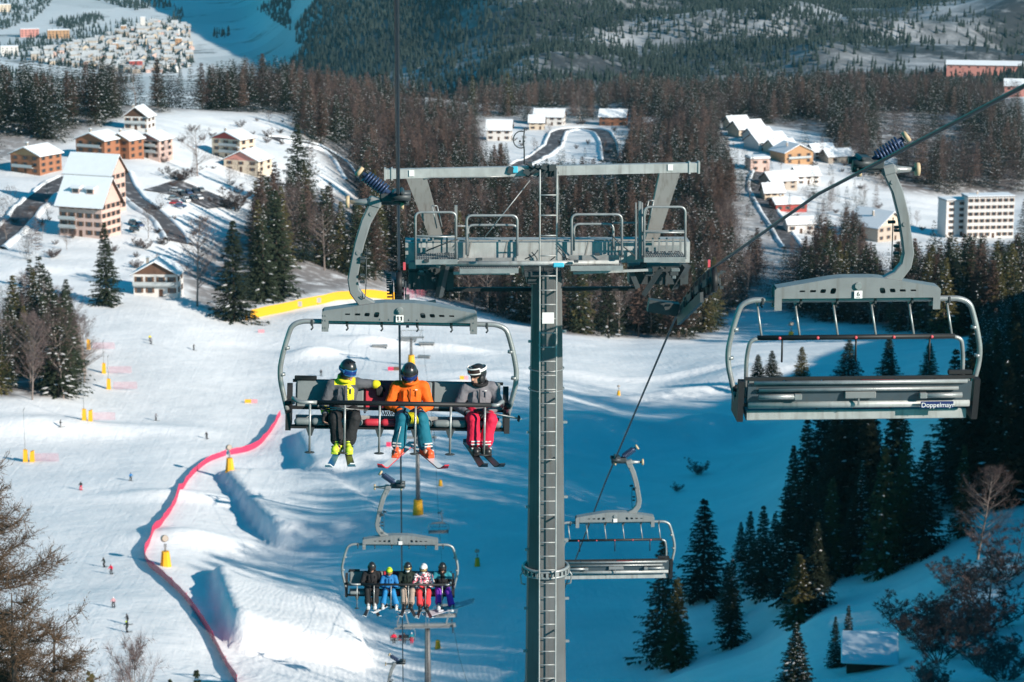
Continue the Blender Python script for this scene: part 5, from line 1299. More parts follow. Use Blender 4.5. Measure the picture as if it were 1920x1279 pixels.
for k in range(9): x = cx(716)+.03*k; b.tube([(x,.27,-3.08+.03*math.sin(k*2)),(x+.03,.25,-3.14),(x+.05,.24,-3.08)],.007,5)
o = b.build('loose_strap', M['black']); o.matrix_world = W1; tag(o, 'tangled black straps lying on the seat left of the orange skier', 'strap')

# five riders on the next chair
W2 = c2.matrix_world.copy(); K2 = 65.5/FPX
def seat2(u): return W2 @ Matrix.Translation(((u-746)*K2, .12, -3.04))
def simple(**k):
    d = dict(knee=[(-.12,-.44,.0),(.13,-.44,.0)], ankle=[(-.09,-.44,-.36),(.10,-.44,-.36)], elbow=[(-.28,-.06,.12),(.28,-.06,.12)], wrist=[(-.10,-.30,.08),(.10,-.30,.08)],
             hand=[((.7,-.6,-.3),(0,-.3,-.9),50),((-.7,-.6,-.3),(0,-.3,-.9),50)], boot='b_white', buckle='b_black', head=(0,-.05,.56), pitch=8, lens='lens_gold', ski=[(1.6,-8,2,'s_black','s_white'),(1.6,10,2,'s_black','s_white')]); d.update(k); return d
GP = 'riders on the second occupied chair'
person('rider all in black on the left of the second chair', seat2(691), simple(pants='p_black', jacket=('j_black',), lens='lens_dark', pitch=12), GP, False)
o = person('small child in blue with lime helmet on the second chair', seat2(725) @ Matrix.Translation((0,-.10,-.02)), simple(pants='p_blue', jacket=('j_blue',), helmet='helmet_lime', ankle=[(-.20,-.46,-.40),(.24,-.46,-.43)], pitch=16, ski=[(1.2,-35,2,'s_white','s_white'),(1.2,38,2,'s_white','s_white')]), GP, False); o.scale = (.86,.86,.86)
person('rider in dark green jacket and beige trousers on the second chair', seat2(761), simple(pants='p_tan', jacket=('j_green',), boot='b_black', mask='white', yaw=-6), GP, False)
person('rider in pink spotted jacket, white helmet and red trousers', seat2(792) @ Matrix.Translation((0,-.04,-.03)), simple(pants='p_coral', jacket=('j_spot',), helmet='helmet_white', boot='b_black', mask='white', yaw=-14), GP, False)
person('snowboarder in teal and black jacket with purple trousers', seat2(829), simple(pants='p_purple', jacket=('j_black','j_teal'), rule=lambda q: 1 if (q.z > .26 and abs(q.x) > .06) else 0, boot='b_white', ski=None, ankle=[(-.10,-.44,-.36),(.27,-.44,-.42)], knee=[(-.12,-.44,0),(.16,-.44,0)], lens='lens_dark'), GP, False)
b = MB(); n = 16; vs = []
for i in range(n+1):
    t = i/n; x = -.78+1.56*t; w = .145*(1-max(0,(abs(2*t-1)-.86)/.14)**2*.75); z = .05*max(0,(abs(2*t-1)-.8)/.2)**2
    vs += [(x,-w,z),(x,w,z),(x,w,z-.014),(x,-w,z-.014)]
b.add(vs, [(3,2,1,0), tuple(n*4+j for j in range(4))]+[(i*4+j, i*4+(j+1)%4, i*4+4+(j+1)%4, i*4+4+j) for i in range(n) for j in range(4)])
for x in (-.25,.25): b.box((x,0,.03),(.18,.24,.05),bev=.02)
o = b.build('snowboard', mat('board_graphic', (.55,.52,.56), .4, 0, .5, 9)); o.matrix_world = W2 @ Matrix.Translation(((838-746)*K2+.05, -.40, -3.50)) @ Euler((rad(8), rad(-13), rad(14))).to_matrix().to_4x4()
tag(o, 'pale patterned snowboard hanging under the purple trousered rider', 'snowboard')

# ---- tiny skiers on the piste and riders far down the line
def small_person(label, loc, rz, top, legs, helm, seated=False, pose=0, group=None, lean=0.1):
    b = MB(); l = lean
    if seated: hips, kn, an = [(-.1,0,.0),(.1,0,0)], [(-.12,-.42,.0),(.12,-.42,0)], [(-.11,-.44,-.46),(.12,-.44,-.46)]; z0 = 0
    else: hips, kn, an = [(-.1,.02,.86),(.1,.02,.86)], [(-.14,-.14,.50),(.14,-.14,.48)], [(-.15,.02,.10),(.15,.0,.10)]; z0 = .86
    for i in (0,1): b.capsule(hips[i],kn[i],.11,.085,10); b.capsule(kn[i],an[i],.085,.085,10); b.capsule(an[i],(an[i][0],an[i][1]-.15,an[i][2]-.03),.07,.06,8)
    b.ell((0,.0,z0+.08),(.19,.15,.14)); b.ell((0,-l*.6,z0+.28),(.20,.15,.26)); b.capsule((-.17,-l,z0+.43),(.17,-l,z0+.43),.09)
    for s in (-1,1): b.capsule((s*.19,-l,z0+.42),(s*.32,-l-.05,z0+.16),.08,.065,8); b.capsule((s*.32,-l-.05,z0+.16),(s*.30,-l-.30,z0+.12),.065,.05,8)
    b.capsule((0,-l,z0+.45),(0,-l-.04,z0+.60),.06); b.ell((0,-l-.05,z0+.66),(.105,.12,.135))
    me = voxel(b, 'person', [M[top], M[legs], M[helm], M['skin']], .04, 1)
    for p in me.polygons:
        c = p.center; p.material_index = 2 if c.z > z0+.64 else (3 if c.z > z0+.56 and c.y < -l-.06 else (0 if c.z > z0+.05 else 1))
        if seated and c.y < -.16 and c.z < .12: p.material_index = 1
    o = link('person', me, None, loc); o.rotation_euler = (0,0,rz); tag(o, label, 'person', group)
    if not seated:
        for s in (-1,1):
            b = MB(); b.box((s*.15,-.1,.02),(.09,1.6,.03),bev=.01); b.bar((s*.15,-.9,.02),(s*.15,-1.05,.12),.09,.025); b.build('ski', M['s_black'], o)
        for s in (-1,1):
            b = MB(); b.tube([(s*.30,-l-.32,z0+.14),(s*.42,.25,.05)],.014,5); b.build('ski_pole', M['galv'], o)
    else:
        for s in (-1,1): b = MB(); b.box((s*.12,-.55,-.57),(.09,1.5,.03)); b.build('ski', M['s_white'], o)
    return o
GS = 'small skiers on the piste'
for u, v, rz, top, legs, helm, lab in [(281,640,20,'j_yellow','p_dark','helmet_black','distant skier in yellow at the top of the piste'),(283,646,40,'j_mid','p_black','helmet_black','distant grey skier just below the yellow one'),
    (363,657,60,'p_black','p_black','helmet_black','distant dark skier alone at the upper middle of the piste'),(113,802,100,'j_black','p_black','helmet_black','dark skier near the left snow gun with twin pads'),
    (292,789,60,'j_mid','p_dark','helmet_black','grey skier in the middle of the piste above the red net end'),(388,824,-30,'j_black','p_black','helmet_black','dark skier just above the bend of the red net'),
    (245,902,30,'j_blue','p_black','helmet_black','dark blue skier left of the red net'),(152,920,200,'j_black','p_red','helmet_black','skier with red trousers at the left of the piste'),
    (196,1064,-50,'j_green','p_black','helmet_black','crouching dark skier by the red jacketed one'),(209,1077,-20,'p_red','p_dark','helmet_black','skier in a red jacket near the net corner'),
    (213,1140,0,'j_pinkw','p_dark','helmet_white','small pale skier below the red jacketed one'),(240,1172,-70,'j_black','p_black','helmet_black','larger dark skier at the bottom of the piste'),
    (239,1186,-60,'j_green','p_dark','helmet_lime','child skier beside the larger dark one at the bottom'),(602,705,10,'j_black','p_black','helmet_black','tiny dark skier at the snow park behind the number 11 chair')]:
    p = gp(u, v); small_person(lab, p, rad(rz), top, legs, helm, group=GS)
for dx, top, legs, helm, lab in ((-1.1,'p_red','p_black','helmet_black','far rider in red on the tiny distant chair'),(.2,'j_black','p_dark','helmet_black','far rider in black on the tiny distant chair'),(1.15,'j_teal','p_red','helmet_white','far rider in turquoise on the tiny distant chair')):
    q = c4.matrix_world @ vec((dx,.12,-2.98)); small_person(lab, q, 0, top, legs, helm, True, group='riders on the tiny distant chair')
# ------------------------------------------------------------------ buildings
for n_, c_ in dict(w_orange=(.33,.14,.075), w_ochre=(.43,.25,.13), w_pink=(.62,.44,.38), w_cream=(.62,.52,.40), w_white=(.66,.64,.61), w_red=(.38,.07,.06), w_brown=(.13,.07,.045), w_beige=(.42,.36,.30), w_salmon=(.55,.24,.20)).items(): M[n_] = mat(n_, c_, .8, 0, .14, .5, .1, 3)
M['timber'] = mat('dark_timber', (.085,.045,.028), .8, 0, .3, 3)
M['shutter'] = mat('brown_shutter', (.16,.085,.05), .7, 0, .2, 2)
M['rail'] = mat('balcony_rail', (.42,.46,.47), .6, 0, .15, 2)
def house(label, u, v, wpx, ratio, wall_h, roof_h, rz, wallm, name='chalet', cat='house', ridge='x', cols=3, rows=2, side=2, gable=None, over=.8, balcony=(), chimney=1, dorm=0, win='glass', snow=.42, lo=150, eave=None, flat=False):
    """front faces the camera (-y) before turning; u, v = middle of the foot of the front wall in the picture"""
    p = gp(u, v, lo); W = wpx*p.y/FPX; D = W*ratio; o = empty(name, p-Vector((0,0,.3)), rad(rz)); tag(o, label, cat)
    a, d, h = W/2, D, wall_h+.3; g = M[gable] if gable else M[wallm]
    b = MB(); b.prism([(-a,0,-2),(a,0,-2),(a,0,h),(-a,0,h)], (0,d,0))
    if not flat:
        if ridge == 'x':
            for x in (-a, a-.2): b.prism([(x,0.02,h),(x,d-.02,h),(x,d/2,h+roof_h)], (.2,0,0), 1)
        else:
            for y in (0.0, d-.2): b.prism([(-a+.02,y,h),(a-.02,y,h),(0,y,h+roof_h)], (0,.2,0), 1)
    b.build('wall', [M[wallm], g], o)
    b = MB(); s = MB()
    if flat:
        s.box((0,d/2,h+snow/2+.15),(W+.5,d+.5,snow),bev=.15); b.box((0,d/2,h+.07),(W+.6,d+.6,.16))
    else:
        ov = over; half = d/2 if ridge == 'x' else a; k = roof_h/half
        for sg in (-1,1):
            if ridge == 'x':
                e0 = (d/2+sg*(half+ov)); z0 = h-ov*k
                P = [(-a-ov,e0,z0),(-a-ov,d/2,h+roof_h)]; ext = (W+2*ov,0,0)
                b.prism([P[0],P[1],(P[1][0],P[1][1],P[1][2]+.14),(P[0][0],P[0][1],P[0][2]+.14)], ext)
                s.prism([(P[0][0]+.08,P[0][1]-sg*.05,z0+.14),(P[1][0]+.08,d/2,h+roof_h+.14),(P[1][0]+.08,d/2,h+roof_h+.14+snow),(P[0][0]+.08,P[0][1]-sg*.12,z0+.14+snow*.85)], (W+2*ov-.16,0,0))
            else:
                e0 = sg*(half+ov); z0 = h-ov*k
                P = [(e0,-ov,z0),(0,-ov,h+roof_h)]; ext = (0,d+2*ov,0)
                b.prism([P[0],P[1],(0,-ov,h+roof_h+.14),(e0,-ov,z0+.14)], ext)
                s.prism([(e0-sg*.05,-ov+.08,z0+.14),(0,-ov+.08,h+roof_h+.14),(0,-ov+.08,h+roof_h+.14+snow),(e0-sg*.12,-ov+.08,z0+.14+snow*.85)], (0,d+2*ov-.16,0))
    r = b.build('roof', M['timber'], o); s.build('roof_snow', M['roof_snow'], r)
    fl = wall_h/rows; ww = min(1.3, W/cols*.45); wh = min(1.35, fl*.5)
    def window(x, y, z, axis):
        q = MB(); R = None if axis == 'y' else Matrix.Rotation(rad(90),3,'Z')
        q.box((x,y,z),(ww,.10,wh),R); f = q.build('window', M[win], o)
        q = MB(); off = Vector((0,-.03,0)) if axis == 'y' else Vector((.03,0,0))
        for sx in (-1,1):
            dv = Vector((sx*ww*.72,0,0)) if axis == 'y' else Vector((0,sx*ww*.72,0)); q.box(Vector((x,y,z))+dv+off,(ww*.40,.08,wh*1.05),R)
        q.box(Vector((x,y,z-wh*.56))+off*1.5,(ww*1.1,.14,.07),R); q.build('shutter', M['shutter'], f)
    for i in range(rows):
        z = .3+fl*(i+.55)
        for c in range(cols):
            if i == 0 and c == cols//2:
                q = MB(); q.box((-a+W*(c+.5)/cols,-.01,1.3),(1.1,.12,2.1)); dr = q.build('door', M['timber'], o); continue
            window(-a+W*(c+.5)/cols, 0, z, 'y')
        for c in range(side): window(a, d*(c+.5)/side, z, 'x')
    for (x0,x1,lev) in balcony:
        z = .3+fl*lev; q = MB(); q.box((-a+W*(x0+x1)/2,-.65,z+.05),(W*(x1-x0),1.3,.16)); bl = q.build('balcony', M['rail'], o)
        q = MB(); q.box((-a+W*(x0+x1)/2,-1.27,z+.62),(W*(x1-x0),.06,.85)); q.box((-a+W*(x0+x1)/2,-1.27,z+1.10),(W*(x1-x0)+.06,.10,.08)); q.build('railing', M['rail'], bl)
    for c in range(chimney):
        x = -a+W*(.28+.42*c); y = d*.62 if ridge == 'x' else d*.4; zz = h+roof_h*(.62 if ridge == 'x' else .7) if not flat else h
        q = MB(); q.box((x,y,zz+.8),(.7,.7,2.0)); ch = q.build('chimney', M['w_beige'], r); q = MB(); q.box((x,y,zz+1.95),(.9,.9,.3),bev=.08); q.build('chimney_snow', M['roof_snow'], ch)
    for c in range(dorm):
        x = -a+W*(.34+.34*c); y0 = d*.14; zz = h+roof_h*.28
        q = MB(); q.box((x,y0+1.7,zz+1.35),(W*.17,3.2,2.3)); dm = q.build('dormer', M[wallm], o)
        q = MB(); q.box((x,y0+.08,zz+1.45),(W*.12,.10,1.1)); q.build('dormer_window', M[win], dm)
        q = MB(); q.box((x,y0+1.7,zz+2.75),(W*.23,4.2,.5), rotx(10),bev=.12); q.build('dormer_snow', M['roof_snow'], dm)
    return o
house('pink hotel with snowy saddle roof, two dormers and grey balconies', 152, 444, 92, .75, 10.6, 7.2, -24, 'w_pink', 'hotel', 'hotel', 'x', 5, 4, 4, 'w_pink', 1.2, [(.02,.42,2),(.02,.42,1)], 1, 2)
house('rear wing of the pink hotel rising behind its front roof', 168, 398, 96, .55, 13.2, 5.2, -24, 'w_pink', 'hotel_wing', 'hotel', 'x', 5, 4, 3, 'w_pink', 1.0, (), 2, 0)
house('leftmost orange chalet with low snowy roof at the left edge', 48, 326, 70, .9, 6.6, 2.6, -32, 'w_orange', ridge='y', cols=3, rows=3, side=3, gable='w_ochre', balcony=[(.1,.8,1)])
house('orange timber chalet, first of the row of three', 170, 302, 66, .8, 7.8, 2.4, -30, 'w_orange', ridge='y', cols=3, rows=3, gable='w_orange', balcony=[(.1,.9,2)])
house('orange red chalet in the middle of the row of three', 224, 298, 46, 1.0, 7.2, 2.2, -30, 'w_orange', ridge='y', cols=2, rows=3, gable='w_ochre')
house('pink fronted chalet at the right end of the row of three', 276, 297, 54, .9, 7.0, 2.3, -26, 'w_pink', ridge='y', cols=3, rows=3, gable='w_salmon', balcony=[(.2,.9,1),(.2,.9,2)])
house('small white chalet with dark timber gable above the orange row', 255, 244, 46, .9, 5.4, 3.6, -14, 'w_white', ridge='y', cols=3, rows=2, gable='timber', balcony=[(.05,.95,1)])
house('red and cream chalet right of the round bare tree', 424, 298, 66, .7, 8.0, 2.6, -34, 'w_cream', ridge='y', cols=3, rows=3, gable='w_red', balcony=[(.3,.95,1),(.3,.95,2)])
house('cream gabled house below the red and cream chalet', 452, 323, 72, .8, 4.6, 3.4, -24, 'w_cream', ridge='y', cols=3, rows=2, gable='w_salmon')
house('chalet in blue shade behind the lone spruce', 292, 556, 84, .7, 6.2, 3.4, -6, 'w_white', ridge='y', cols=4, rows=2, gable='w_brown', balcony=[(.0,.95,1)])
house('white house with snow roof by the anemometer ring', 935, 264, 46, .8, 6.0, 4.4, -8, 'w_white', 'house', cols=3, rows=2)
house('far white chalet left of the round bare tree', 1028, 236, 56, .6, 5.2, 3.6, -12, 'w_white', 'house', cols=4, rows=2, chimney=2)
house('small far house below the far white chalet', 1006, 244, 28, .7, 4.6, 3.2, -8, 'w_cream', 'house', cols=2, rows=2)
house('far chalet right of the round bare tree, orange side wall', 1148, 236, 50, .6, 5.2, 3.4, -14, 'w_orange', cols=3, rows=2, chimney=2)
house('snow covered shed at the right of the far chalets', 1222, 243, 28, .8, 3.6, 2.4, 0, 'w_beige', 'shed', 'shed', cols=2, rows=1, chimney=0)
house('long far snow roofed house at the top of the right hand row', 1410, 258, 58, .7, 4.8, 3.8, 24, 'w_cream', 'house', cols=3, rows=2)
house('snow roofed house second from the top of the right hand row', 1450, 284, 66, .8, 5.0, 4.0, 24, 'w_white', 'house', cols=3, rows=2, chimney=2)
house('ochre gabled chalet lowest in the right hand row', 1498, 308, 62, .9, 6.2, 3.8, 22, 'w_ochre', ridge='y', cols=3, rows=2, gable='w_ochre', balcony=[(.1,.9,1)])
house('small square house with thick snow cap beside the ochre chalet', 1425, 322, 38, .9, 6.2, 1.2, 10, 'w_pink', 'house', cols=2, rows=2, flat=True, snow=1.1, chimney=0)
house('snow roofed barn right of the ochre chalet', 1577, 306, 54, .7, 3.6, 3.0, 18, 'w_beige', 'barn', 'barn', cols=2, rows=1)
house('low house with red brown wall under the haul rope', 1484, 398, 62, .7, 3.8, 2.0, 10, 'w_red', 'house', cols=4, rows=1)
house('white low house with snow roof in the lane right of the rope', 1502, 438, 52, .7, 4.2, 2.2, 6, 'w_white', 'house', cols=3, rows=1)
for u, v, w_, rz_, wc, lb_ in [(1388,246,40,20,'w_cream','small snow roofed house at the very top of the right hand row'),(1432,270,46,26,'w_white','snow roofed house between the top two of the right hand row'),(1474,292,50,24,'w_cream','snow roofed house just above the ochre gabled chalet'),
        (1546,300,44,16,'w_white','white house between the ochre chalet and the barn'),(1470,356,56,18,'w_beige','beige house with wide snow roof below the ochre chalet'),(1516,346,46,12,'w_white','white house right of the beige one in the lane'),(1452,378,38,8,'w_cream','little house at the bend of the dark lane'),(1660,330,40,-10,'w_white','half hidden house in the wood right of the barn')]:
    house(lb_, u, v, w_, .85, 4.4, 3.4, rz_, wc, 'house', cols=3, rows=2, side=1)
house('big chalet with wide snowy roof and beige wall behind the hanger of number 6', 1672, 452, 82, 1.0, 6.8, 5.4, 38, 'w_beige', ridge='y', cols=4, rows=2, gable='w_cream', chimney=1, over=1.3)
house('long white six storey hotel block, left part', 1792, 444, 42, 1.0, 15.5, 0, 10, 'w_white', 'hotel_block', 'hotel', cols=2, rows=6, side=0, flat=True, chimney=0)
house('long white six storey hotel block, taller right part', 1856, 446, 92, .45, 17.5, 0, 4, 'w_white', 'hotel_block', 'hotel', cols=8, rows=6, side=2, flat=True, chimney=1)
house('long salmon building with snowy roof at the top right', 1850, 142, 150, .25, 11, 3.4, -14, 'w_salmon', 'long_building', 'building', cols=9, rows=2, side=2, chimney=2, over=1.2)
house('salmon house end cut by the right edge at the top', 1908, 182, 50, .8, 8, 4, -14, 'w_salmon', 'house', cols=3, rows=2)
# snowy hut bottom right
p = gp(1630, 1258)+Vector((0,0,.9)); o = empty('hut', p, rad(-10)); tag(o, 'little hut with flat sloping snow roof at the bottom right', 'hut')
b = MB(); b.box((0,1.9,-.9),(4.4,2.6,2.2)); b.build('wall', M['timber'], o); b = MB(); b.box((0,1.3,1.0),(5.6,5.0,.34), rotx(20), bev=.12); b.build('roof_snow', M['roof_snow'], o)
b = MB(); b.box((.6,.58,-.75),(.9,.08,1.5)); b.build('door', M['w_brown'], o)

# ------------------------------------------------------------------ roads
def road(name, label, pts, w, lift=.35):
    P = [gp(u, v) for u, v in pts]; Q = []
    for i in range(len(P)-1):
        n = max(2, int((P[i+1]-P[i]).length/4))
        for k in range(n): Q.append(P[i].lerp(P[i+1], k/n))
    Q.append(P[-1]); Q = [sum((Q[min(max(i+k,0),len(Q)-1)] for k in range(-3,4)), Vector())/7 for i in range(len(Q))]
    vs = []
    for i, q in enumerate(Q):
        d = (Q[min(i+1,len(Q)-1)]-Q[max(i-1,0)]); d.z = 0; d.normalize(); n = Vector((-d.y,d.x,0))
        for k in range(5):
            x = q+n*w*(k/4-.5); vs.append((x.x, x.y, float(lookup(x.x,x.y))+lift))
    fs = [(i*5+k, i*5+k+1, (i+1)*5+k+1, (i+1)*5+k) for i in range(len(Q)-1) for k in range(4)]
    b = MB(); b.add(vs, fs, 0, True); tag(b.build(name, M['asphalt']), label, 'road', kind='structure')
    if w > 20: return
    b = MB()
    for sd in (-1,1):
        vs = []; k = 0
        for i, q in enumerate(Q):
            d = (Q[min(i+1,len(Q)-1)]-Q[max(i-1,0)]); d.z = 0; d.normalize(); n = Vector((-d.y,d.x,0))*sd; hh = .55+.5*random.random(); ww = 1.5+.9*random.random()
            for f, z in ((-.25,-.3),(-.05,.55*hh),(.25,hh),(.55,.8*hh),(.85,.3*hh),(1.1,-.4)):
                x = q+n*(w/2+f*ww); vs.append((x.x, x.y, float(lookup(x.x,x.y))+lift*.6+z))
            k += 1
        b.add(vs, [(i*6+j, i*6+j+1, (i+1)*6+j+1, (i+1)*6+j) if sd < 0 else (i*6+j, (i+1)*6+j, (i+1)*6+j+1, i*6+j+1) for i in range(k-1) for j in range(5)], 0, True)
    tag(b.build('snow_bank', M['roof_snow']), 'ploughed snow banks beside the '+label, 'snow bank', kind='structure')
road('hotel_road', 'grey cleared road curving past the pink hotel', [(222,322),(236,352),(262,382),(296,404),(322,430),(336,462)], 6.5)
road('left_road', 'shaded road at the left edge', [(-30,470),(20,432),(60,385),(110,345),(140,330)], 8)
road('wood_road', 'grey road cutting down the brown wooded slope', [(500,262),(560,268),(606,276),(632,292),(652,320),(672,356)], 7)
road('chalet_road', 'road bending round the far chalets', [(948,322),(1000,300),(1036,276),(1046,246),(1090,240),(1128,246),(1142,272),(1146,306)], 8)
road('lane', 'dark lane between the right hand chalets', [(1428,322),(1418,352),(1440,392),(1470,440),(1490,470)], 7)
road('car_park', 'small cleared car park full of parked cars', [(322,372),(350,366),(400,360)], 24)
# ------------------------------------------------------------------ cars
for n_, c_ in dict(c_white=(.7,.7,.7), c_red=(.5,.02,.03), c_dark=(.03,.035,.04), c_silver=(.35,.37,.38), c_blue=(.04,.08,.18)).items(): M[n_] = mat(n_, c_, .3, .2, .05, 2, spec=.6, coat=.5)
def make_car(c):
    o = empty('parked_car'); b = MB()
    b.prism([(-.85,-2.1,.35),(-.85,2.1,.35),(-.85,2.15,.75),(-.85,1.9,.95),(-.85,-1.1,1.0),(-.85,-2.05,.85)], (1.7,0,0)); b.build('body', M[c], o)
    b = MB(); b.prism([(-.75,-1.1,1.0),(-.75,1.8,.95),(-.75,1.4,1.42),(-.75,-.4,1.45)], (1.5,0,0)); cb = b.build('cabin', M['glass'], o)
    b = MB(); b.box((0,.5,1.5),(1.5,1.85,.14),bev=.05); b.build('roof', M[c] if c not in ('c_white',) else M['roof_snow'], o)
    for x in (-.8,.8):
        for y in (-1.35,1.35): b = MB(); b.cyl((x-.1,y,.33),(x+.1,y,.33),.33,n=12); b.build('wheel', M['black'], o)
    return o
cars = {c: make_car(c) for c in ('c_white','c_red','c_dark','c_silver','c_blue')}; first = set()
CN = dict(c_white='white', c_red='red', c_dark='black', c_silver='silver', c_blue='dark blue')
for u, v, rz, c, lab in [(330,362,60,'c_white','white car at the back left of the car park'),(326,378,70,'c_silver','silver car above the red one in the car park'),(330,386,75,'c_red','red car at the front left of the car park'),
    (342,368,20,'c_dark','black car second in the back row of the car park'),(354,366,20,'c_blue','dark blue car third in the back row of the car park'),(366,364,20,'c_dark','black car fourth in the back row of the car park'),
    (378,362,20,'c_silver','silver car at the right of the back row'),(350,380,25,'c_white','white car in the middle of the car park'),(362,378,25,'c_dark','black car in the middle of the car park'),(374,376,25,'c_white','white car at the right end of the car park'),
    (338,392,80,'c_blue','dark blue car nearest in the car park'),(250,424,30,'c_dark','black car beside the hotel under the bank'),(262,428,30,'c_blue','dark blue car beside the hotel next to the black one'),(252,436,30,'c_dark','nearest black car beside the hotel')]:
    k = cars[c] if c not in first else copy_tree(cars[c]); first.add(c); p = gp(u, v); k.location = p+Vector((0,0,.42)); k.rotation_euler = (0,0,rad(rz)); tag(k, lab, 'car', 'parked cars')
# ------------------------------------------------------------------ nets, pads and snow guns
def ribbon(pts, h, mt, name, label, cat, post=None, lean=0.0, step=3.0, postm='net_red', sink=.05):
    P = [gp(u, v) for u, v in pts]; Q = []
    for i in range(len(P)-1):
        n = max(2, int((P[i+1]-P[i]).length/step))
        for k in range(n): Q.append(P[i].lerp(P[i+1], k/n))
    Q.append(P[-1]); Q = [sum((Q[min(max(i+k,0),len(Q)-1)] for k in range(-2,3)), Vector())/5 for i in range(len(Q))]
    Q = [gxy(q.x, q.y) for q in Q]; o = empty(name, Q[0]); tag(o, label, cat); o0 = Q[0]; b = MB(); vs = []
    for i, q in enumerate(Q):
        z = h*(1+random.uniform(-.08,.05)) if post else h
        for k in range(4): vs.append(q-o0+Vector((random.uniform(-.05,.05)*k, random.uniform(-.05,.05)*k, -sink+(z+sink)*k/3)))
    fs = [(i*4+k, (i+1)*4+k, (i+1)*4+k+1, i*4+k+1) for i in range(len(Q)-1) for k in range(3)]; b.add(vs, fs, 0, True)
    n = b.build('net', M[mt], o)
    if post:
        for i in range(0, len(Q), post):
            q = Q[i]-o0; b = MB(); b.cyl(q+Vector((0,0,-.3)), q+Vector((0,0,h+.15)), .035, n=6); b.build('post', M[postm], o)
    return o
ribbon([(448,1290),(412,1225),(380,1172),(345,1120),(308,1085),(276,1062),(266,1046),(282,1014),(312,972),(334,932),(356,896),(378,874),(404,860),(432,852)], 1.25, 'net', 'safety_net', 'long pink red safety net winding down the middle of the piste', 'safety net', 4)
ribbon([(424,854),(445,851),(462,849),(480,842),(500,822),(516,798),(528,776)], 1.3, 'net', 'safety_net', 'thin red net line running up behind the left end of chair 11', 'safety net', 4)
ribbon([(756,560),(782,558),(804,556)], 3.2, 'net_thin', 'safety_net', 'faint pink framed net right of the yellow padded fence', 'safety net', 2)
b = ribbon([(462,600),(500,592),(540,584),(580,575),(620,567),(660,561),(700,559),(752,561)], 2.6, 'yellow', 'padded_fence', 'long yellow padded crash fence along the wood edge', 'fence')
for u, v in ((556,579),(592,572)): 
    p = gp(u, v); q = MB(); q.box(p-b.location+Vector((0,-.15,1.4)),(3.2,.08,1.5),rotz(-8)); q.build('banner', M['rail'], b)
def lance(u, v, hp, label, pads=1, net=False, netdx=1):
    p = gp(u, v); H = hp*p.y/FPX; o = empty('snow_lance', p); tag(o, label, 'snow lance', 'snow lances along the piste')
    b = MB(); b.cyl((0,0,-.3),(0,0,H),.07,.04,8); b.tube([(0,0,H),(0.1,-.1,H+.4),(.35,-.3,H+.7)],.07,6); b.build('lance', M['galv'], o)
    for k in range(pads):
        q = MB(); q.prism([(-.45+1.3*k,-.45,-.2),(.45+1.3*k,-.45,-.2),(.40+1.3*k,-.45,2.3),(-.30+1.3*k,-.45,2.5-.5*k)],(0,.9,0)); q.build('safety_pad', M['yellow'], o)
    if net:
        q = MB(); vs = []; 
        for i in range(6): vs += [(1+netdx*1.1*i,.3,-.1),(1+netdx*1.1*i,.3,1.6)]
        q.add(vs,[(2*i,2*i+2,2*i+3,2*i+1) for i in range(5)]); q.build('net', M['net_thin'], o)
    return o
lance(48,866,100,'snow lance with twin yellow pads at the far left', 2, True); lance(158,788,88,'snow lance with low twin yellow pads below the left wood', 2, True); lance(204,730,62,'snow lance with yellow pad right of the left wood, lower', 1, True)
lance(195,700,60,'snow lance with yellow pad right of the left wood, middle', 1, True); lance(166,655,30,'snow lance with yellow pad half behind the left wood', 1, True); lance(462,601,62,'snow lance at the left end of the yellow padded fence', 1)
def fan_gun(u, v, label, sc=1.0, tall=True):
    p = gp(u, v); o = empty('snow_gun', p); tag(o, label, 'snow gun', 'snow guns on the piste'); o.scale = (sc,)*3
    b = MB(); b.prism([(-.85,-.85,-.3),(.85,-.85,-.3),(.85,.85,-.3),(-.85,.85,-.3)],(0,0,.1)); vs = []
    for z, r in ((-.3,.95),(2.4,.62)): vs += [(r*math.cos(a), r*math.sin(a), z) for a in np.linspace(.4,.4+2*math.pi,8,endpoint=False)]
    b.add(vs, [(j,(j+1)%8,8+(j+1)%8,8+j) for j in range(8)]+[tuple(range(8,16))]); b.build('safety_pad', M['yellow'], o)
    if tall:
        b = MB(); b.cyl((0,0,2.3),(0,0,3.6),.14,n=10); b.box((0,0,3.3),(.4,.4,.5)); b.build('mast', M['galv'], o)
        b = MB(); b.tube([(-.25,.7,4.3),(-.2,.5,4.35),(.1,-.6,4.7),(.12,-.7,4.72)],[.40,.58,.52,.45],16); t = b.build('fan_barrel', M['w_beige'], o); b = MB(); b.tube([(.11,-.64,4.71),(.13,-.72,4.73)],.50,16,caps=False); b.build('nozzle_ring', M['yellow'], t)
    return o
fan_gun(431,882,'yellow based snow gun at the upper bend of the red net'); fan_gun(311,1062,'yellow based snow gun at the lower bend of the red net'); fan_gun(1483,638,'yellow snow gun on the snow behind chair number 6',1.1)
fan_gun(826,911,'small yellow pad on the snow right of the orange skier boots', .45, False); fan_gun(821,1216,'yellow brown pad at the foot of the small lower tower', .5, False); fan_gun(1160,742,'small snow gun on the snow ridge right of the mast', .5)
fan_gun(895,1062,'dark snow gun standing in the shade left of the mast', .55)
def banner(u, v, w, c1_, c2_, label):
    p = gp(u, v); s = p.y/FPX; o = empty('course_banner', p); tag(o, label, 'banner', 'small course banners on the snow'); b = MB(); b.box((-w*s*.25,0,.45),(w*s*.5,.08,.9)); b.build('left_panel', M[c1_], o); b = MB(); b.box((w*s*.25,.0,.45),(w*s*.5,.08,.9)); b.build('right_panel', M[c2_], o)
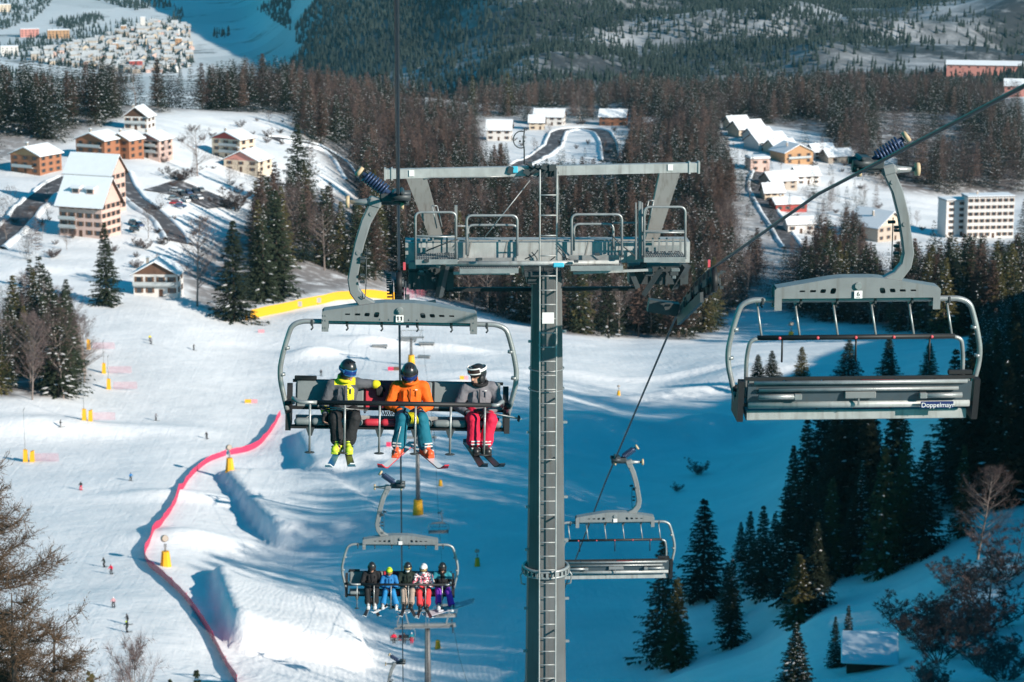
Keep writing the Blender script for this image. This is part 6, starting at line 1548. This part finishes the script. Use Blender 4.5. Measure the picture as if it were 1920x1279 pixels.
banner(471,756,24,'yellow','net_pink','yellow and red banner lying on the piste left of chair 11'); banner(490,624,12,'net_pink','net_pink','small red banner near the yellow padded fence'); banner(870,712,16,'yellow','net_pink','yellow and red banner between two riders of chair 11'); banner(738,695,22,'net_red','w_brown','red brown banner behind the orange skier')
banner(733,838,18,'net_red','net_pink','red banner below the seat of chair 11')
# clutter by the far tower: snow fences, boxes
for u, v, w, lab in [(765,640,34,'grey snow park box left of the far tower'),(800,648,30,'grey snow park box right of the far tower'),(712,652,30,'low green grey rail left of the far tower'),(795,672,24,'low grey kicker frame below the far tower')]:
    p = gp(u, v); s = p.y/FPX; o = empty('park_box', p, random.uniform(-.3,.3)); tag(o, lab, 'park feature'); b = MB(); b.box((0,0,.5),(w*s,1.2,.5),bev=.1); b.build('slide', M['painted_grey'], o); b = MB(); b.box((-w*s*.4,0,.1),(.2,1,.8)); b.box((w*s*.4,0,.1),(.2,1,.8)); b.build('support', M['dark_steel'], o)
# shrubs and small bare trees dotted over the snow between the houses
for poly, n, lab, g_ in [([(0,440),(90,330),(300,305),(480,330),(470,400),(340,480),(330,540),(150,520),(0,520)], 46, 'small bare shrub in the snow among the left hand chalets', 'shrubs among the left chalets'),
                    ([(300,250),(560,215),(560,260),(480,330),(400,330)], 26, 'small bare shrub on the snowy rise right of the red chalet', 'shrubs on the snowy rise'),
                    ([(1380,230),(1620,300),(1740,440),(1560,470),(1400,430)], 40, 'small bare shrub among the right hand chalets', 'shrubs among the right chalets'),
                    ([(905,230),(1180,225),(1180,310),(940,320)], 26, 'small bare shrub by the far road bend', 'shrubs by the far road bend')]:
    us = [q[0] for q in poly]; vs_ = [q[1] for q in poly]; c = 0; R_ = random.Random(len(lab))
    while c < n:
        u, v = R_.uniform(min(us),max(us)), R_.uniform(min(vs_),max(vs_))
        if not poly_mask(np.array([u]),np.array([v]),poly)[0]: continue
        c += 1; k = R_.random(); p = gp(u, v); hh = R_.uniform(1.5,4.0) if k < .75 else R_.uniform(5,9)
        if any(a < u < c2 and b2 < v < d2 for a, b2, c2, d2 in OPEN[:8]) and k > .75: hh = 2.0
        plant('bush' if k < .75 else 'broadleaf', p, hh, lab if k < .75 else lab.replace('shrub','tree'), g_ if k < .75 else g_.replace('shrubs','trees'), parts=False, wide=1.3)
# ------------------------------------------------------------------ the village on the valley floor
protos = []
for k, c in enumerate(('w_white','w_cream','w_beige','w_pink','w_white','w_beige')):
    b = MB(); w, d, h, r = 11+2*(k % 3), 9+k % 2*4, 6+k % 3*1.5, 3
    b.prism([(-w/2,-d/2,-3),(w/2,-d/2,-3),(w/2,-d/2,h),(-w/2,-d/2,h)],(0,d,0),0)
    for x in (-w/2, w/2-.3): b.prism([(x,-d/2,h),(x,d/2,h),(x,0,h+r)],(.3,0,0),0)
    for s in (-1,1): b.prism([(-w/2-.8,s*(d/2+.9),h-.55),(-w/2-.8,0,h+r),(-w/2-.8,0,h+r+.6),(-w/2-.8,s*(d/2+.9),h+.05)],(w+1.6,0,0),1)
    for i in range(3):
        for z in (1.8,4.6): b.box((-w/2+w*(i+.5)/3,-d/2-.05,z),(1.3,.2,1.4),m=2)
    protos.append(b.mesh('village_house', [M[c], M['town_roof'], M['glass']]))
TOWN = [(60,98),(118,92),(230,62),(300,42),(352,50),(362,120),(330,136),(240,138),(120,122),(60,118)]
rr = random.Random(5); placed = []
tries = 0
while len(placed) < 285 and tries < 20000:
    tries += 1; u, v = rr.uniform(55,365), rr.uniform(40,138)
    if not poly_mask(np.array([u]), np.array([v]), TOWN)[0]: continue
    p = gp(u, v, 2500)
    if any((p-q).length < 14.5 for q in placed): continue
    placed.append(p); me = rr.choice(protos); o = link('village_house', me, None, p); o.rotation_euler = (0,0,rr.choice((.25,.25+1.57,.32,.15))+rr.uniform(-.1,.1)); o.scale = (rr.uniform(.6,1.0),rr.uniform(.6,.95),rr.uniform(.65,1.15))
    tag(o, 'small snow roofed house packed in the far valley village', 'house', 'houses of the far valley village')
for u, v, w, c, lab in [(56,70,34,'w_salmon','long pale pink block at the left of the far village'),(110,72,40,'w_ochre','long cream and orange block left of the far village'),(18,104,32,'w_white','long white hall at the left edge of the far valley'),(255,132,24,'w_red','red walled house at the front edge of the far village'),
                        (232,64,10,'w_ochre','orange house at the back of the far village'),(335,88,12,'w_ochre','yellow orange house at the right of the far village'),(216,98,11,'w_ochre','yellow house in the middle of the far village'),(8,22,24,'w_cream','cream house at the top left corner'),(268,60,9,'w_white','white church like tower in the far village')]:
    p = gp(u, v, 2500); s = p.y/FPX; W = w*s; h = 14 if 'tower' not in lab else 26; o = empty('village_block', p, .2); tag(o, lab, 'building')
    b = MB(); b.box((0,W*.2,h/2-1),(W,W*.4+4,h+2)); b.build('wall', M[c], o); b = MB(); b.box((0,W*.2,h+.6),(W+1,W*.4+5,1.2),bev=.4); b.build('roof_snow', M['roof_snow'], o); b = MB()
    for i in range(max(2,int(W/6))):
        for z in (3,7,11): b.box((-W/2+W*(i+.5)/max(2,int(W/6)),-2.05,z),(2,.2,1.8))
    b.build('window', M['glass'], o)
# hedges, orchards and copses on the valley floor: one mass
items = []
for (poly, n) in [([(0,88),(60,72),(120,60),(240,40),(350,48),(366,120),(330,140),(120,126),(0,110)],1100),([(90,46),(130,36),(185,28),(195,40),(130,56)],160),([(0,0),(105,0),(60,40),(0,60)],220),([(180,0),(300,0),(330,14),(250,20)],200),([(400,62),(432,58),(434,70),(400,72)],30),([(0,132),(120,150),(260,150),(210,168),(0,150)],120),([(330,20),(345,22),(340,50),(310,44)],40),([(520,0),(545,0),(545,60),(480,20)],150)]:
    us = [q[0] for q in poly]; vs_ = [q[1] for q in poly]; c = 0
    while c < n:
        u, v = rr.uniform(min(us),max(us)), rr.uniform(min(vs_),max(vs_))
        if poly_mask(np.array([u]),np.array([v]),poly)[0]: 
            p = gp(u, v, 2500); items.append(('s', (p.x,p.y,p.z-.3), rr.uniform(7,14))); c += 1
        else: c += .02
V, F = cone_mass(items); tag(link('valley_copses', np_mesh('valley_copses', V, F, [M['far_wood']])), 'dark hedges and copses among the valley fields', 'trees', kind='stuff')
# ------------------------------------------------------------------ light
HAZE = 2.2e-5
SUN_EL, SUN_AZ = 23.0, 131.5        # azimuth clockwise from the line of the rope (+Y)
w = bpy.data.worlds.new('World'); scene.world = w; w.use_nodes = True
n, l = w.node_tree.nodes, w.node_tree.links
sky = n.new('ShaderNodeTexSky'); sky.sky_type = 'NISHITA'; sky.sun_disc = False
sky.sun_elevation = rad(SUN_EL); sky.sun_rotation = rad(SUN_AZ); sky.altitude = 1500; sky.air_density = 1.2; sky.dust_density = 0.2; sky.ozone_density = 3.0
mx = n.new('ShaderNodeMix'); mx.data_type = 'RGBA'; mx.blend_type = 'MULTIPLY'; mx.inputs[0].default_value = 1.0
mx.inputs[7].default_value = (0.02, 0.92, 1.0, 1)
l.new(sky.outputs[0], mx.inputs[6]); l.new(mx.outputs[2], n['Background'].inputs['Color']); n['Background'].inputs['Strength'].default_value = 0.080
sd = bpy.data.lights.new('sun', 'SUN'); sd.energy = 5.0; sd.angle = rad(0.5); sd.color = (1.0, 0.90, 0.79)
so = bpy.data.objects.new('sun', sd); COL.objects.link(so)
sv = Vector((math.sin(rad(SUN_AZ))*math.cos(rad(SUN_EL)), math.cos(rad(SUN_AZ))*math.cos(rad(SUN_EL)), math.sin(rad(SUN_EL))))
so.rotation_euler = sv.to_track_quat('Z', 'Y').to_euler(); so.location = (60, -40, 60)
vs_ = scene.view_settings; vs_.view_transform = 'Standard'; vs_.look = 'None'; vs_.exposure = 0.52; vs_.gamma = 1.0
c_ = scene.cycles; c_.use_denoising = True; c_.max_bounces = 6; c_.diffuse_bounces = 1; c_.glossy_bounces = 2; c_.transparent_max_bounces = 8

# thin cold air between here and the far mountain
b = MB(); b.box((0, 4600, 100), (14000, 9600, 1300)); hz = b.mesh('haze', bpy.data.materials.new('haze')); hm = hz.materials[0]; hm.use_nodes = True
hn = hm.node_tree.nodes; hn.remove(hn['Principled BSDF']); pv = hn.new('ShaderNodeVolumePrincipled'); pv.inputs['Density'].default_value = HAZE; pv.inputs['Color'].default_value = (0.30,0.72,0.90,1); pv.inputs['Anisotropy'].default_value = 0.0
hm.node_tree.links.new(pv.outputs[0], hn['Material Output'].inputs['Volume']); ho = link('haze', hz); tag(ho, 'thin bluish air over the valley', 'haze', kind='stuff')
c_.volume_bounces = 0
